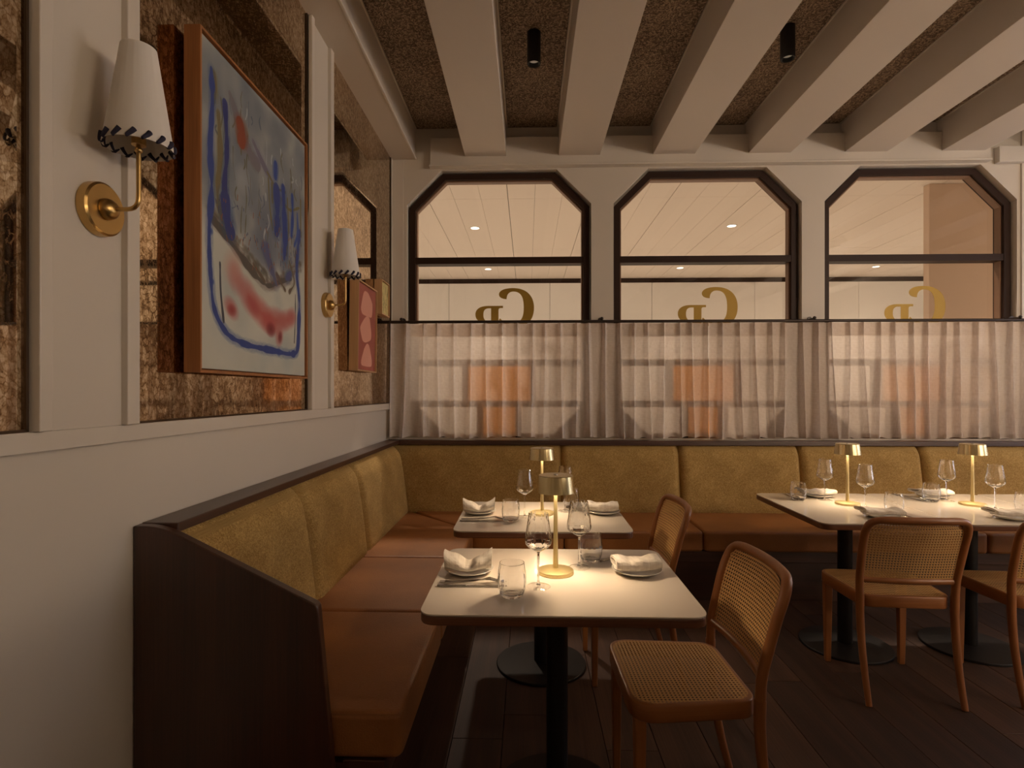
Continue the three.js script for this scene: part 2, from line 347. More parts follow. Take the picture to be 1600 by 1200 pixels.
// ---- left wall: painted dado, rail, pilaster boards and foxed mirrors
{
  const wl = struct('wall_left', 'cream panelled left wall with foxed antique mirror panels', 'wall');
  mesh('wall_core', boxD(WALL_X - 0.2, WALL_X - 0.014, -0.02, CEIL + 0.1, -REAR_Z, BACK_D), paint, wl);
  mesh('dado', boxD(WALL_X - 0.014, WALL_X, -0.02, 1.25, -REAR_Z, BACK_D), paint, wl);
  mesh('dado_rail', rboxD(WALL_X - 0.01, WALL_X + 0.026, 1.238, 1.284, -REAR_Z, BACK_D - 0.012, 0.003), paintTrim, wl);
  const boards = [[-REAR_Z, -0.6], [1.160, 1.468], [2.665, 2.972], [4.315, BACK_D]];
  boards.forEach(([a, b], k) => {
    mesh('pilaster_board', boxD(WALL_X - 0.012, -1.070, 1.284, SOFFIT, a, b), paint, wl);
    if (k === 1 || k === 2) for (const [p, q] of [[a, a + 0.034], [b - 0.046, b]]) mesh('pilaster_strip', rboxD(WALL_X - 0.01, -1.052, 1.284, SOFFIT, p, q, 0.003), paintTrim, wl);
  });
  for (const [a, b] of [[-0.6, 1.160], [1.468, 2.665], [2.972, 4.315]]) {
    const g = boxD(WALL_X - 0.012, MIRROR_X, 1.290, SOFFIT, a + 0.004, b - 0.004);
    mesh('mirror_panel', planarUV(g, 'y', 1.25, 1.25, a * 0.37, 0.1), mirrorMat, wl);
    for (const d of [a + 0.004, b - 0.010]) mesh('mirror_edge', boxD(WALL_X - 0.01, MIRROR_X + 0.006, 1.286, SOFFIT, d, d + 0.006), bronzeEdge, wl);
    mesh('mirror_edge', boxD(WALL_X - 0.01, MIRROR_X + 0.006, 1.284, 1.290, a + 0.004, b - 0.004), bronzeEdge, wl);
  }
  const bb = struct('baseboard_left', 'cream skirting along the left wall', 'skirting');
  mesh('skirting', rboxD(WALL_X, WALL_X + 0.014, 0, 0.12, -REAR_Z, 1.49, 0.003), paintTrim, bb);
}
// ---- right wall with tall side windows, rear wall (both outside the frame)
{
  const wr = struct('wall_right', 'cream right wall with tall narrow windows, outside the frame', 'wall');
  const s = polyShape([[-BACK_D, -0.02], [REAR_Z + 0.2, -0.02], [REAR_Z + 0.2, CEIL + 0.1], [-BACK_D, CEIL + 0.1]]);
  const holes = [[1.70, 2.35], [2.58, 3.23], [3.46, 4.11]];
  for (const [a, b] of holes) s.holes.push(new THREE.Path([[-b, 0.9], [-a, 0.9], [-a, 2.9], [-b, 2.9]].map(p => new THREE.Vector2(...p))));
  const g = new THREE.ExtrudeGeometry(s, { depth: 0.2, bevelEnabled: false }); g.rotateY(-Math.PI / 2); g.translate(RIGHT_X + 0.2, 0, 0);
  mesh('wall_face', g, paint, wr);
  holes.forEach(([a, b], k) => {
    const w = struct(`window_${k + 4}`, 'tall narrow side window outside the frame', 'window');
    for (const d of [a, b - 0.05]) mesh('window_frame', boxD(RIGHT_X + 0.06, RIGHT_X + 0.12, 0.9, 2.9, d, d + 0.05), frameBrown, w);
    for (const y of [0.9, 1.9, 2.85]) mesh('window_frame', boxD(RIGHT_X + 0.06, RIGHT_X + 0.12, y, y + 0.05, a + 0.05, b - 0.05), frameBrown, w);
    const p = new THREE.PlaneGeometry(b - a - 0.1, 1.9); p.rotateY(-Math.PI / 2); p.translate(RIGHT_X + 0.09, 1.9, -(a + b) / 2);
    mesh('pane', p, pane, w);
  });
  const pt = struct('added_shade_screen', 'added unseen dark wood partition right of the camera, shading the lower left wall', 'partition');  // unseen screen put in only to darken the lower left wall
  mesh('shade_panel', planarUV(rboxD(2.25, 2.31, 0, 1.52, -1.9, 1.74, 0.004), 'y', 2, 0.6), walnut, pt);
  mesh('shade_cap', planarUV(rboxD(2.23, 2.33, 1.52, 1.55, -1.9, 1.75, 0.004), 'z', 2, 0.6), walnut, pt);
  const rr = struct('wall_rear', 'cream rear wall behind the camera', 'wall');
  mesh('wall_face', box(WALL_X - 0.2, RIGHT_X + 0.2, -0.02, CEIL + 0.1, REAR_Z, REAR_Z + 0.2), paint, rr);
}
// ---- ceiling: beams, wood-wool panels between them, bulkhead along the mirror wall
const BEAM0 = -0.488, BEAM_W = 0.322, PITCH = 0.731;
{
  const c = struct('ceiling', 'cream beamed ceiling with dark wood-wool panels between the beams', 'ceiling');
  mesh('slab', boxD(WALL_X - 0.2, RIGHT_X + 0.2, CEIL + 0.02, CEIL + 0.2, -REAR_Z - 0.2, BACK_D + 0.2), darkGap, c);
  mesh('bulkhead', boxD(WALL_X - 0.014, -0.89, SOFFIT, CEIL + 0.02, -REAR_Z, BACK_D), beamPaint, c);
  mesh('bulkhead_bead', rboxD(-0.895, -0.880, SOFFIT - 0.004, SOFFIT + 0.012, -REAR_Z, BACK_D, 0.003), paintTrim, c);
  const bays = []; let x0 = -0.89;
  for (let k = 0; k < 9; k++) {
    const a = BEAM0 + k * PITCH, b = a + BEAM_W; if (b > RIGHT_X - 0.1) break;
    mesh('beam', rboxD(a, b, SOFFIT - 0.004, CEIL + 0.02, -REAR_Z, BACK_D, 0.003, 1), beamPaint, c);
    bays.push([x0, a]); x0 = b;
  }
  bays.push([x0, RIGHT_X]);
  const cache = new Map();
  for (const [a, b] of bays) {
    for (let d = -REAR_Z; d < BACK_D - 0.05; d += 0.6) {
      const e = Math.min(d + 0.6, BACK_D), key = `${(b - a).toFixed(2)}_${(e - d).toFixed(2)}`;
      if (!cache.has(key)) cache.set(key, planarUV(rbox(-(b - a) / 2 + 0.012, (b - a) / 2 - 0.012, 0, 0.018, -(e - d) / 2 + 0.0015, (e - d) / 2 - 0.0015, 0.002, 1), 'z', 1.6, 1.6, hash(Math.round(a * 10), 1, 1), 0));
      const m = mesh('ceiling_panel', cache.get(key), wool, c); m.position.set((a + b) / 2, CEIL, -(d + e) / 2);
    }
    for (const x of [a, b - 0.01]) mesh('edge_strip', boxD(x, x + 0.01, CEIL - 0.004, CEIL + 0.018, -REAR_Z, BACK_D), beamPaint, c);
  }
}
// ---- corridor beyond the windows
const C_D = 10.78, C_CEIL = 3.6, C_X0 = -7, C_X1 = 13;
{
  const fc = struct('floor_corridor', 'pale stone floor of the corridor beyond the windows', 'floor');
  mesh('paving', boxD(C_X0, C_X1, -0.1, 0, BACK_D + 0.2, C_D + 0.3), stone, fc);
  const cc = struct('ceiling_corridor', 'pale panelled ceiling of the corridor beyond the windows', 'ceiling');
  mesh('slab', boxD(C_X0, C_X1, C_CEIL + 0.02, C_CEIL + 0.2, BACK_D + 0.15, C_D + 0.4), darkGap, cc);
  const W = 0.93, L = 2.26, pg = new Map();
  for (let i = -6; i <= 12; i++) for (let j = -1; j <= 2; j++) {
    const a = -0.225 + i * W, d0 = Math.max(6.34 + (j - 0) * L - 0, BACK_D + 0.2), d1 = Math.min(6.34 + (j + 1) * L, C_D + 0.3), l = d1 - d0; if (l < 0.05) continue;
    for (let q = 0; q < 3; q++) {
      const key = `${l.toFixed(2)}`;
      if (!pg.has(key)) pg.set(key, rbox(-W / 6 + 0.0012, W / 6 - 0.0012, 0, 0.02, -l / 2 + 0.0015, l / 2 - 0.0015, 0.0012, 1));
      const m = mesh('ceiling_board', pg.get(key), corridorCeil, cc); m.position.set(a + (q + 0.5) * W / 3, C_CEIL, -(d0 + d1) / 2);
      if (q === 0) m.scale.x = 0.985, m.position.x += 0.002;
    }
  }
  const wc = struct('wall_corridor', 'pale panelled wall across the corridor with dark top band', 'wall');
  mesh('wall_core', boxD(C_X0, C_X1, -0.02, C_CEIL + 0.1, C_D + 0.12, C_D + 0.3), darkGap, wc);
  for (let i = -4; i <= 6; i++) { const a = -1.54 + i * 1.98; mesh('wall_panel', rboxD(a + 0.003, a + 1.977, 0, C_CEIL - 0.095, C_D, C_D + 0.12, 0.003, 1), corridorPaint, wc); }
  mesh('top_band', boxD(C_X0, C_X1, C_CEIL - 0.1, C_CEIL, C_D + 0.03, C_D + 0.12), frameBrown, wc);
  for (const [a, b] of [[C_X0 - 0.2, C_X0], [C_X1, C_X1 + 0.2]]) mesh('end_wall', boxD(a, b, -0.02, C_CEIL + 0.1, BACK_D, C_D + 0.3), corridorPaint, wc);
  for (const [a, b] of [[C_X0, WALL_X - 0.2], [RIGHT_X + 0.2, C_X1]]) mesh('shop_wall', boxD(a, b, -0.02, C_CEIL + 0.1, BACK_D, BACK_D + 0.2), corridorPaint, wc);
  mesh('shop_wall', boxD(WALL_X - 0.2, RIGHT_X + 0.2, CEIL + 0.1, C_CEIL + 0.1, BACK_D, BACK_D + 0.2), corridorPaint, wc);
  const col = struct('column', 'salmon beige flat pier in the corridor', 'column');
  mesh('column_shaft', rboxD(4.29, 5.75, 0, C_CEIL, 6.0, 6.09, 0.006), columnPaint, col);
  let n = 0;
  for (const x of [-4.15, -0.71, 2.735, 6.18, 9.6]) for (const d of [5.0, 7.45, 9.94]) {
    const t = thing('corridor_downlight', `round recessed corridor downlight ${['near the windows', 'mid-corridor', 'by the far wall'][[5.0, 7.45, 9.94].indexOf(d)]}, ${['far left', 'seen in the window by the mirrors', 'seen in the middle window', 'right of the column', 'far right'][[-4.15, -0.71, 2.735, 6.18, 9.6].indexOf(x)]}`, 'downlight', [x, C_CEIL, -d], 0, 'corridor downlights');
    mesh('trim_ring', lathe([[0.055, -0.004], [0.068, -0.004], [0.070, 0], [0.055, 0.0]], 32), corridorPaint, t);
    mesh('lamp_disc', lathe([[0.0001, -0.003], [0.056, -0.003]].reverse(), 32), glow(lin(1, 0.86, 0.66), 4), t);
    const L = new THREE.SpotLight(WARM.clone().lerp(lin(1, 1, 1), 0.28), POWER.corridorSpot, 0, 0.85, 1.0, 2);
    L.position.set(x, C_CEIL - 0.02, -d); L.target.position.set(x, 0, -d); L.castShadow = true; L.shadow.radius = 2.5; scene.add(L, L.target); n++;
  }
}

// ================================================================ BANQUETTES
// back cushion: length L along local x (0..L), leaning front; profile front(v) = distance from the wall
function backCushion(L, bulge = 0.014) {
  const g0 = new THREE.BoxGeometry(1, 1, 1, 40, 28, 4), p = g0.attributes.position;
  const y0 = 0.44, y1 = 0.972;
  for (let i = 0; i < p.count; i++) {
    const u = p.getX(i) + 0.5, v = p.getY(i) + 0.5, t = p.getZ(i) + 0.5;
    const lean = 0.185 - 0.075 * v;
    const e = Math.min(u, 1 - u) * L, side = 1 - Math.pow(1 - clamp(e / 0.05), 2.4);
    const topD = (1 - v) * (y1 - y0), top = 1 - Math.pow(1 - clamp(topD / 0.10), 2.2), bot = 1 - Math.pow(1 - clamp(v * (y1 - y0) / 0.05), 2.2);
    const f = lean + bulge * (Math.min(side, 1) * 1.0 + 0.6 * Math.sin(Math.PI * v) * side) - 0.05 * (1 - top) - 0.02 * (1 - bot) - 0.016 * (1 - side);
    // rounded upper corners of the face
    p.setXYZ(i, u * L, y0 + v * (y1 - y0) - (1 - side) * 0.012 * smooth(0.6, 1, v), t * f + (1 - t) * 0.01);
  }
  let g = g0.clone(); g.deleteAttribute('normal'); g.deleteAttribute('uv'); g = mergeVertices(g, 1e-5); g.computeVertexNormals();
  g = toCreasedNormals(g, 0.9);
  return planarUV(g, 'y', 3.0, 3.0);
}
function seatCushion(pts, r = 0.034, y0 = 0.335, y1 = 0.468) {
  const s = roundShape(pts.map(([x, d]) => [x, -d]), r);
  const g = slab(s, y0, y1, 0.02, 6, 6);
  return planarUV(toCreasedNormals(g, 0.34), 'z', 1.4, 1.4);
}
{
  // left banquette along the mirrored wall
  const b = thing('corner_banquette', 'L-shaped mustard and tan banquette with dark wood end panel along two walls', 'banquette', [0, 0, 0]);
  const pl = roundShape([[-1.096, 0], [-1.096, 0.998], [-1.02, 0.998], [-0.578, 0.782], [-0.508, 0.0]], [0.002, 0.004, 0.05, 0.012, 0.002]);
  const eg = new THREE.ExtrudeGeometry(pl, { depth: 0.024, bevelEnabled: true, bevelThickness: 0.004, bevelSize: 0.004, bevelOffset: -0.004, bevelSegments: 2, curveSegments: 8 });
  eg.translate(0, 0, -1.528);
  mesh('end_panel', planarUV(eg, 'y', 2.2, 0.6), walnut, b);
  mesh('ledge', planarUV(rboxD(-1.096, -0.99, 0.972, 1.0, 1.534, BACK_D - 0.032, 0.004), 'z', 2, 0.6), walnut, b);
  mesh('base', planarUV(boxD(-1.09, -0.50, 0.0, 0.328, 1.534, BACK_D - 0.012), 'z', 2, 0.6), walnut, b);
  mesh('base_strip', planarUV(rboxD(-0.52, -0.40, 0.262, 0.334, 1.536, 3.62, 0.003), 'z', 2, 0.6), walnut, b);
  const f = -0.352, k = -0.93;
  mesh('seat_cushion', seatCushion([[k, 1.536], [f, 1.536], [f, 2.258], [k, 2.258]]), leather, b);
  mesh('seat_cushion', seatCushion([[k, 2.262], [f, 2.262], [f, 2.998], [k, 2.998]]), leather, b);
  mesh('seat_cushion', seatCushion([[k, 3.002], [f, 3.002], [f, 3.588], [k, 4.212]], [0.034, 0.034, 0.05, 0.09]), leather, b);
  for (const [a, e] of [[1.537, 2.355], [2.357, 3.098], [3.10, 4.165]]) {
    const g = backCushion(e - a); g.rotateY(Math.PI / 2);                 // length towards -z, front towards +x
    g.translate(-1.092, 0, -a);
    mesh('back_cushion', g, chenille, b);
  }
  // back banquette under the windows
  const w = b;
  const X1 = 4.76;
  mesh('ledge', planarUV(rboxD(-0.988, X1, 0.962, 0.986, 4.235, BACK_D - 0.03, 0.004), 'x', 2, 0.6), walnut, w);
  mesh('ledge', planarUV(rboxD(-0.988, X1, 0.982, 1.0, 4.238, BACK_D - 0.031, 0.004), 'x', 2, 0.6), walnut, w);
  mesh('base', planarUV(boxD(-0.498, X1, 0.0, 0.328, 3.665, BACK_D - 0.012), 'x', 2, 0.6), walnut, w);
  mesh('base_strip', planarUV(rboxD(-0.398, X1, 0.262, 0.334, 3.622, 3.70, 0.003), 'x', 2, 0.6), walnut, w);
  mesh('seat_cushion', seatCushion([[-0.345, 3.594], [0.240, 3.594], [0.240, 4.215], [-0.90, 4.215]], [0.05, 0.034, 0.034, 0.09]), leather, w);
  for (let i = 0; i < 5; i++) { const a = 0.244 + i * 0.902; mesh('seat_cushion', seatCushion([[a, 3.594], [a + 0.898, 3.594], [a + 0.898, 4.215], [a, 4.215]]), leather, w); }
  const seams = [-1.085, 0.257, 1.155, 2.06, 2.962, 3.862, X1];
  for (let i = 0; i < 6; i++) {
    const g = backCushion(seams[i + 1] - seams[i] - 0.002); g.translate(seams[i] + 0.001, 0, -(BACK_D - 0.006));
    mesh('back_cushion', g, chenille, w);
  }
}

// ================================================================ WALL ART
function artFrame(t, w, h, depth, lip, mat, grain) {                     // local: front towards +x, width along -z (0..w), y 0..h, back at x = 0
  const s = polyShape([[0, 0], [w, 0], [w, h], [0, h]]);
  s.holes.push(new THREE.Path([[lip, lip], [w - lip, lip], [w - lip, h - lip], [lip, h - lip]].map(p => new THREE.Vector2(...p))));
  const g = new THREE.ExtrudeGeometry(s, { depth, bevelEnabled: false }); g.rotateY(Math.PI / 2);
  mesh('frame', planarUV(g, grain, 3, 1), mat, t);
  mesh('backing', box(0.002, depth * 0.5, lip * 0.5, h - lip * 0.5, -w + lip * 0.5, -lip * 0.5), mat, t);
}
function canvasArt(t, w, h, depth, lip, gap, tex) {
  const m = std({ map: tex, roughness: 0.75, bumpMap: linenBump, bumpScale: 0.0003 });
  const a = lip + gap, cw = w - 2 * a, ch = h - 2 * a;
  const g = new THREE.BoxGeometry(cw, ch, 0.012), c = std({ color: lin(0.5, 0.47, 0.42), roughness: 0.9 });
  g.rotateY(Math.PI / 2); g.translate(depth - 0.012, h / 2, -w / 2);
  mesh('canvas', g, [m, m, c, c, c, c].map((q, i) => i === 4 ? m : c), t);
}
const cv = (w, h) => { const c = document.createElement('canvas'); c.width = w; c.height = h; return c; };
const canvasTex = c => { const t = new THREE.CanvasTexture(c); t.colorSpace = THREE.SRGBColorSpace; t.magFilter = THREE.LinearFilter; return t; };
function blot(ctx, x, y, rx, ry, rot, rgb, a) {                          // soft-edged stain of paint
  ctx.save(); ctx.translate(x, y); ctx.rotate(rot); ctx.scale(rx, ry);
  const g = ctx.createRadialGradient(0, 0, 0, 0, 0, 1);
  g.addColorStop(0, `rgba(${rgb},${a})`); g.addColorStop(0.55, `rgba(${rgb},${a * 0.6})`); g.addColorStop(1, `rgba(${rgb},0)`);
  ctx.fillStyle = g; ctx.beginPath(); ctx.arc(0, 0, 1, 0, 7); ctx.fill(); ctx.restore();
}
function stroke(ctx, pts, w, rgb, a, wob = 0.5) {                        // hand-drawn line with swelling width
  ctx.lineCap = 'round';
  const c = new THREE.CatmullRomCurve3(pts.map(p => V(p[0], p[1], 0))), n = Math.max(24, Math.round(c.getLength() / 5));
  if (w > 12) { ctx.strokeStyle = `rgba(${rgb},0.05)`; for (let i = 0; i < n; i++) { const p = c.getPoint(i / n), q = c.getPoint((i + 1) / n); ctx.lineWidth = w * (1.5 + 0.8 * rnd()); ctx.beginPath(); ctx.moveTo(p.x, p.y); ctx.lineTo(q.x, q.y); ctx.stroke(); } }
  for (let i = 0; i < n; i++) {
    const p = c.getPoint(i / n), q = c.getPoint((i + 1) / n);
    ctx.strokeStyle = `rgba(${rgb},${a * (0.8 + 0.2 * rnd())})`; ctx.lineWidth = w * (1 + wob * (fbm(i * 0.09, pts[0][0] * 0.1, 64, 64, 5, 2) * 2 - 1));
    ctx.beginPath(); ctx.moveTo(p.x, p.y); ctx.lineTo(q.x, q.y); ctx.stroke();
  }
}
function abstractPainting() {
  const W = 800, H = 1040, c = cv(W, H), x = c.getContext('2d');
  x.fillStyle = 'rgb(182,182,170)'; x.fillRect(0, 0, W, H);
  const edge = u => u < 0.6 ? 0.50 + 0.26 * u : 0.656 - 0.36 * (u - 0.6);        // lower limit of the grey wash
  for (let i = 0; i < 420; i++) {
    const u = rnd(), v = rnd() * (edge(u) - 0.02), k = rnd();
    blot(x, u * W, v * H, 40 + rnd() * 70, 40 + rnd() * 60, rnd() * 3, k < 0.5 ? '104,110,118' : k < 0.82 ? '124,128,132' : '148,148,144', 0.36);
  }
  for (let i = 0; i < 60; i++) blot(x, rnd() * W, 700 + rnd() * 330, 60 + rnd() * 130, 40 + rnd() * 80, rnd() * 3, rnd() < 0.5 ? '200,198,184' : '158,166,164', 0.3);
  for (let i = 0; i < 26; i++) blot(x, 360 + rnd() * 260, 330 + rnd() * 290, 40 + rnd() * 70, 40 + rnd() * 80, rnd() * 3, '96,102,114', 0.3);
  blot(x, 150, 480, 60, 60, 0, '168,176,182', 0.5); blot(x, 260, 360, 70, 60, 0, '164,168,170', 0.5); blot(x, 380, 240, 70, 60, 0, '170,174,176', 0.4);
  for (let i = 0; i < 90; i++) {                                          // thin drips and scribbles in the wash
    const u = 0.06 + 0.9 * rnd(), v = 0.04 + rnd() * (edge(u) - 0.16), a = u * W, b = v * H, l = 20 + rnd() * 90, k = rnd();
    stroke(x, [[a, b], [a + (rnd() - 0.5) * 24, b + l * 0.5], [a + (rnd() - 0.5) * 30, b + l]], 3 + rnd() * 6, k < 0.4 ? '96,90,70' : k < 0.75 ? '86,92,108' : '160,164,166', 0.45, 0.8);
  }
  // brown-grey rim along the wash
  for (let i = 0; i < 150; i++) { const u = 0.06 + 0.9 * rnd(), y = edge(u) * H + (rnd() - 0.5) * 40; blot(x, u * W, y, 8 + rnd() * 26, 5 + rnd() * 12, u < 0.6 ? 0.4 : -0.4, rnd() < 0.6 ? '82,76,66' : '98,84,70', 0.5); }
  stroke(x, [[70, 560], [190, 610], [300, 660], [440, 700], [560, 660], [660, 630]], 26, '80,74,66', 0.6, 0.9);
  // olive and grey drawn marks
  for (const p of [[[100, 200], [112, 330], [96, 470], [120, 540]], [[72, 90], [80, 160]]]) stroke(x, p, 24, '112,100,70', 0.7, 0.9);
  stroke(x, [[170, 100], [240, 180], [320, 250], [360, 262]], 36, '112,106,112', 0.8, 0.9); stroke(x, [[330, 190], [420, 250], [500, 290], [560, 330]], 28, '108,102,118', 0.75, 0.9);
  for (const p of [[[440, 260], [520, 290], [600, 280]], [[450, 280], [460, 380], [486, 470]], [[480, 290], [486, 360]], [[620, 300], [632, 420], [612, 540]], [[560, 320], [640, 340], [740, 300]], [[756, 260], [760, 420]]]) stroke(x, p, 11, '108,98,62', 0.8, 0.8);
  for (const p of [[[520, 640], [600, 690]], [[330, 640], [420, 690]], [[640, 560], [690, 640], [640, 690]], [[700, 500], [720, 600]]]) stroke(x, p, 16, '94,78,62', 0.7, 0.9);
  // blue brush lines
  stroke(x, [[60, 80], [66, 180], [54, 330], [62, 470], [48, 600], [56, 740], [80, 850], [150, 915], [250, 940], [400, 948], [520, 950], [650, 952], [716, 936], [736, 830], [740, 700], [716, 600], [724, 500], [746, 400]], 24, '50,66,128', 0.85, 0.8);
  for (const [a, b, r] of [[250, 942, 20], [430, 948, 22], [540, 952, 24], [640, 950, 16], [56, 600, 18], [64, 760, 16]]) blot(x, a, b, r, r * 0.8, 0, '44,62,128', 0.9);
  stroke(x, [[140, 150], [152, 300], [138, 430], [150, 510]], 26, '48,54,108', 0.9, 0.8); stroke(x, [[142, 470], [152, 530], [176, 570]], 52, '50,58,112', 0.85, 0.5);
  stroke(x, [[512, 200], [510, 250]], 28, '46,68,134', 0.95, 0.5); stroke(x, [[520, 300], [528, 400], [520, 470]], 44, '48,62,122', 0.88, 0.7); stroke(x, [[580, 270], [590, 370], [600, 480], [590, 560]], 36, '46,64,128', 0.9, 0.8);
  stroke(x, [[668, 270], [672, 360], [660, 450]], 22, '46,68,134', 0.9, 0.8); stroke(x, [[720, 330], [724, 420], [690, 480]], 16, '56,78,140', 0.85, 0.7);
  stroke(x, [[420, 560], [470, 620], [520, 680]], 38, '84,86,116', 0.6, 0.8); stroke(x, [[440, 540], [450, 600]], 20, '80,84,120', 0.6); stroke(x, [[610, 640], [650, 610]], 26, '70,78,120', 0.75);
  stroke(x, [[110, 690], [114, 780], [132, 880]], 11, '62,64,72', 0.85, 0.8); stroke(x, [[700, 690], [700, 790], [690, 900]], 7, '60,60,66', 0.8, 0.8);
  // rust and rose stains
  stroke(x, [[236, 172], [252, 200], [246, 228]], 46, '126,62,40', 0.95, 0.3);
  for (const [a, b, rx, ry, r, al] of [[210, 720, 70, 60, 1.0, 0.5], [300, 770, 110, 66, 0.6, 0.8], [400, 815, 130, 66, 0.35, 0.85], [520, 825, 130, 60, 0.0, 0.8], [620, 810, 110, 50, -0.2, 0.7], [460, 850, 90, 50, 0.2, 0.8], [180, 828, 60, 40, 0.5, 0.8], [545, 890, 40, 50, 0.5, 0.7], [660, 790, 60, 44, -0.5, 0.6]]) blot(x, a, b, rx, ry, r, '168,72,68', al);
  blot(x, 190, 690, 70, 80, 0.6, '186,120,104', 0.5); blot(x, 470, 868, 46, 34, 0, '112,38,42', 0.9); blot(x, 552, 890, 22, 30, 0.3, '108,36,40', 0.9); blot(x, 182, 834, 34, 24, 0, '130,44,44', 0.8); blot(x, 330, 800, 70, 36, 0.4, '150,58,58', 0.5);
  for (let i = 0; i < 110; i++) { x.fillStyle = rnd() < 0.6 ? 'rgba(128,78,56,0.75)' : 'rgba(60,62,90,0.7)'; const u = 0.1 + 0.85 * rnd(), a = u * W, b = (0.40 + rnd() * (edge(u) - 0.38)) * H, l = 5 + rnd() * 20; x.save(); x.translate(a, b); x.rotate(1 + rnd()); x.fillRect(0, 0, l, 5); x.restore(); }
  return canvasTex(c);
}
function pebblePrint() {
  const W = 400, H = 560, c = cv(W, H), x = c.getContext('2d');
  x.fillStyle = 'rgb(158,84,72)'; x.fillRect(0, 0, W, H);
  for (let i = 0; i < 40; i++) blot(x, rnd() * W, rnd() * H, 60 + rnd() * 90, 40 + rnd() * 60, rnd(), rnd() < 0.5 ? '168,92,80' : '146,74,62', 0.3);
  const stone = pts => { const s = new THREE.CatmullRomCurve3(pts.map(p => V(p[0], p[1], 0)), true, 'catmullrom', 0.35).getPoints(60); x.fillStyle = 'rgb(214,152,132)'; x.beginPath(); s.forEach((p, i) => i ? x.lineTo(p.x, p.y) : x.moveTo(p.x, p.y)); x.closePath(); x.fill(); };
  stone([[150, 36], [230, 40], [320, 96], [318, 176], [280, 196], [110, 196], [70, 160], [110, 70]]);
  stone([[190, 200], [262, 206], [306, 300], [292, 348], [180, 376], [110, 366], [60, 290], [120, 236]]);
  stone([[210, 380], [262, 392], [318, 470], [312, 530], [110, 532], [90, 500], [150, 420]]);
  return canvasTex(c);
}
function goldPattern() {
  const W = 300, H = 340, c = cv(W, H), x = c.getContext('2d');
  x.fillStyle = 'rgb(196,178,116)'; x.fillRect(0, 0, W, H);
  for (let i = 0; i < 46; i++) { const a = rnd() * W, b = rnd() * H, l = 40 + rnd() * 70; stroke(x, [[a, b], [a + (rnd() - 0.5) * 30, b + l * 0.5], [a + (rnd() - 0.5) * 20, b + l]], 7, rnd() < 0.5 ? '88,80,40' : '132,128,92', 0.9); }
  return canvasTex(c);
}
{
  const t = thing('painting', 'large abstract grey, blue and rose painting in a deep brown wood frame', 'painting', [-1.063, 1.432, -1.675]);
  artFrame(t, 0.832, 1.078, 0.052, 0.008, std({ map: frameTex, roughness: 0.5 }), 'y');
  canvasArt(t, 0.832, 1.078, 0.049, 0.008, 0.006, abstractPainting());
  const p = thing('painting', 'rust red picture of three stacked pale pebble shapes in light wood frame', 'painting', [-1.076, 1.502, -3.285]);
  artFrame(p, 0.41, 0.552, 0.056, 0.007, std({ map: oakTex, roughness: 0.55 }), 'y');
  canvasArt(p, 0.41, 0.552, 0.052, 0.007, 0.003, pebblePrint()); p.rotation.z = -0.014;
  const q = thing('painting', 'small gold and olive patterned picture in light wood frame near the corner', 'painting', [-1.076, 1.922, -3.84]);
  artFrame(q, 0.215, 0.245, 0.056, 0.007, std({ map: oakTex, roughness: 0.55 }), 'y');
  canvasArt(q, 0.215, 0.245, 0.052, 0.007, 0.003, goldPattern());
}
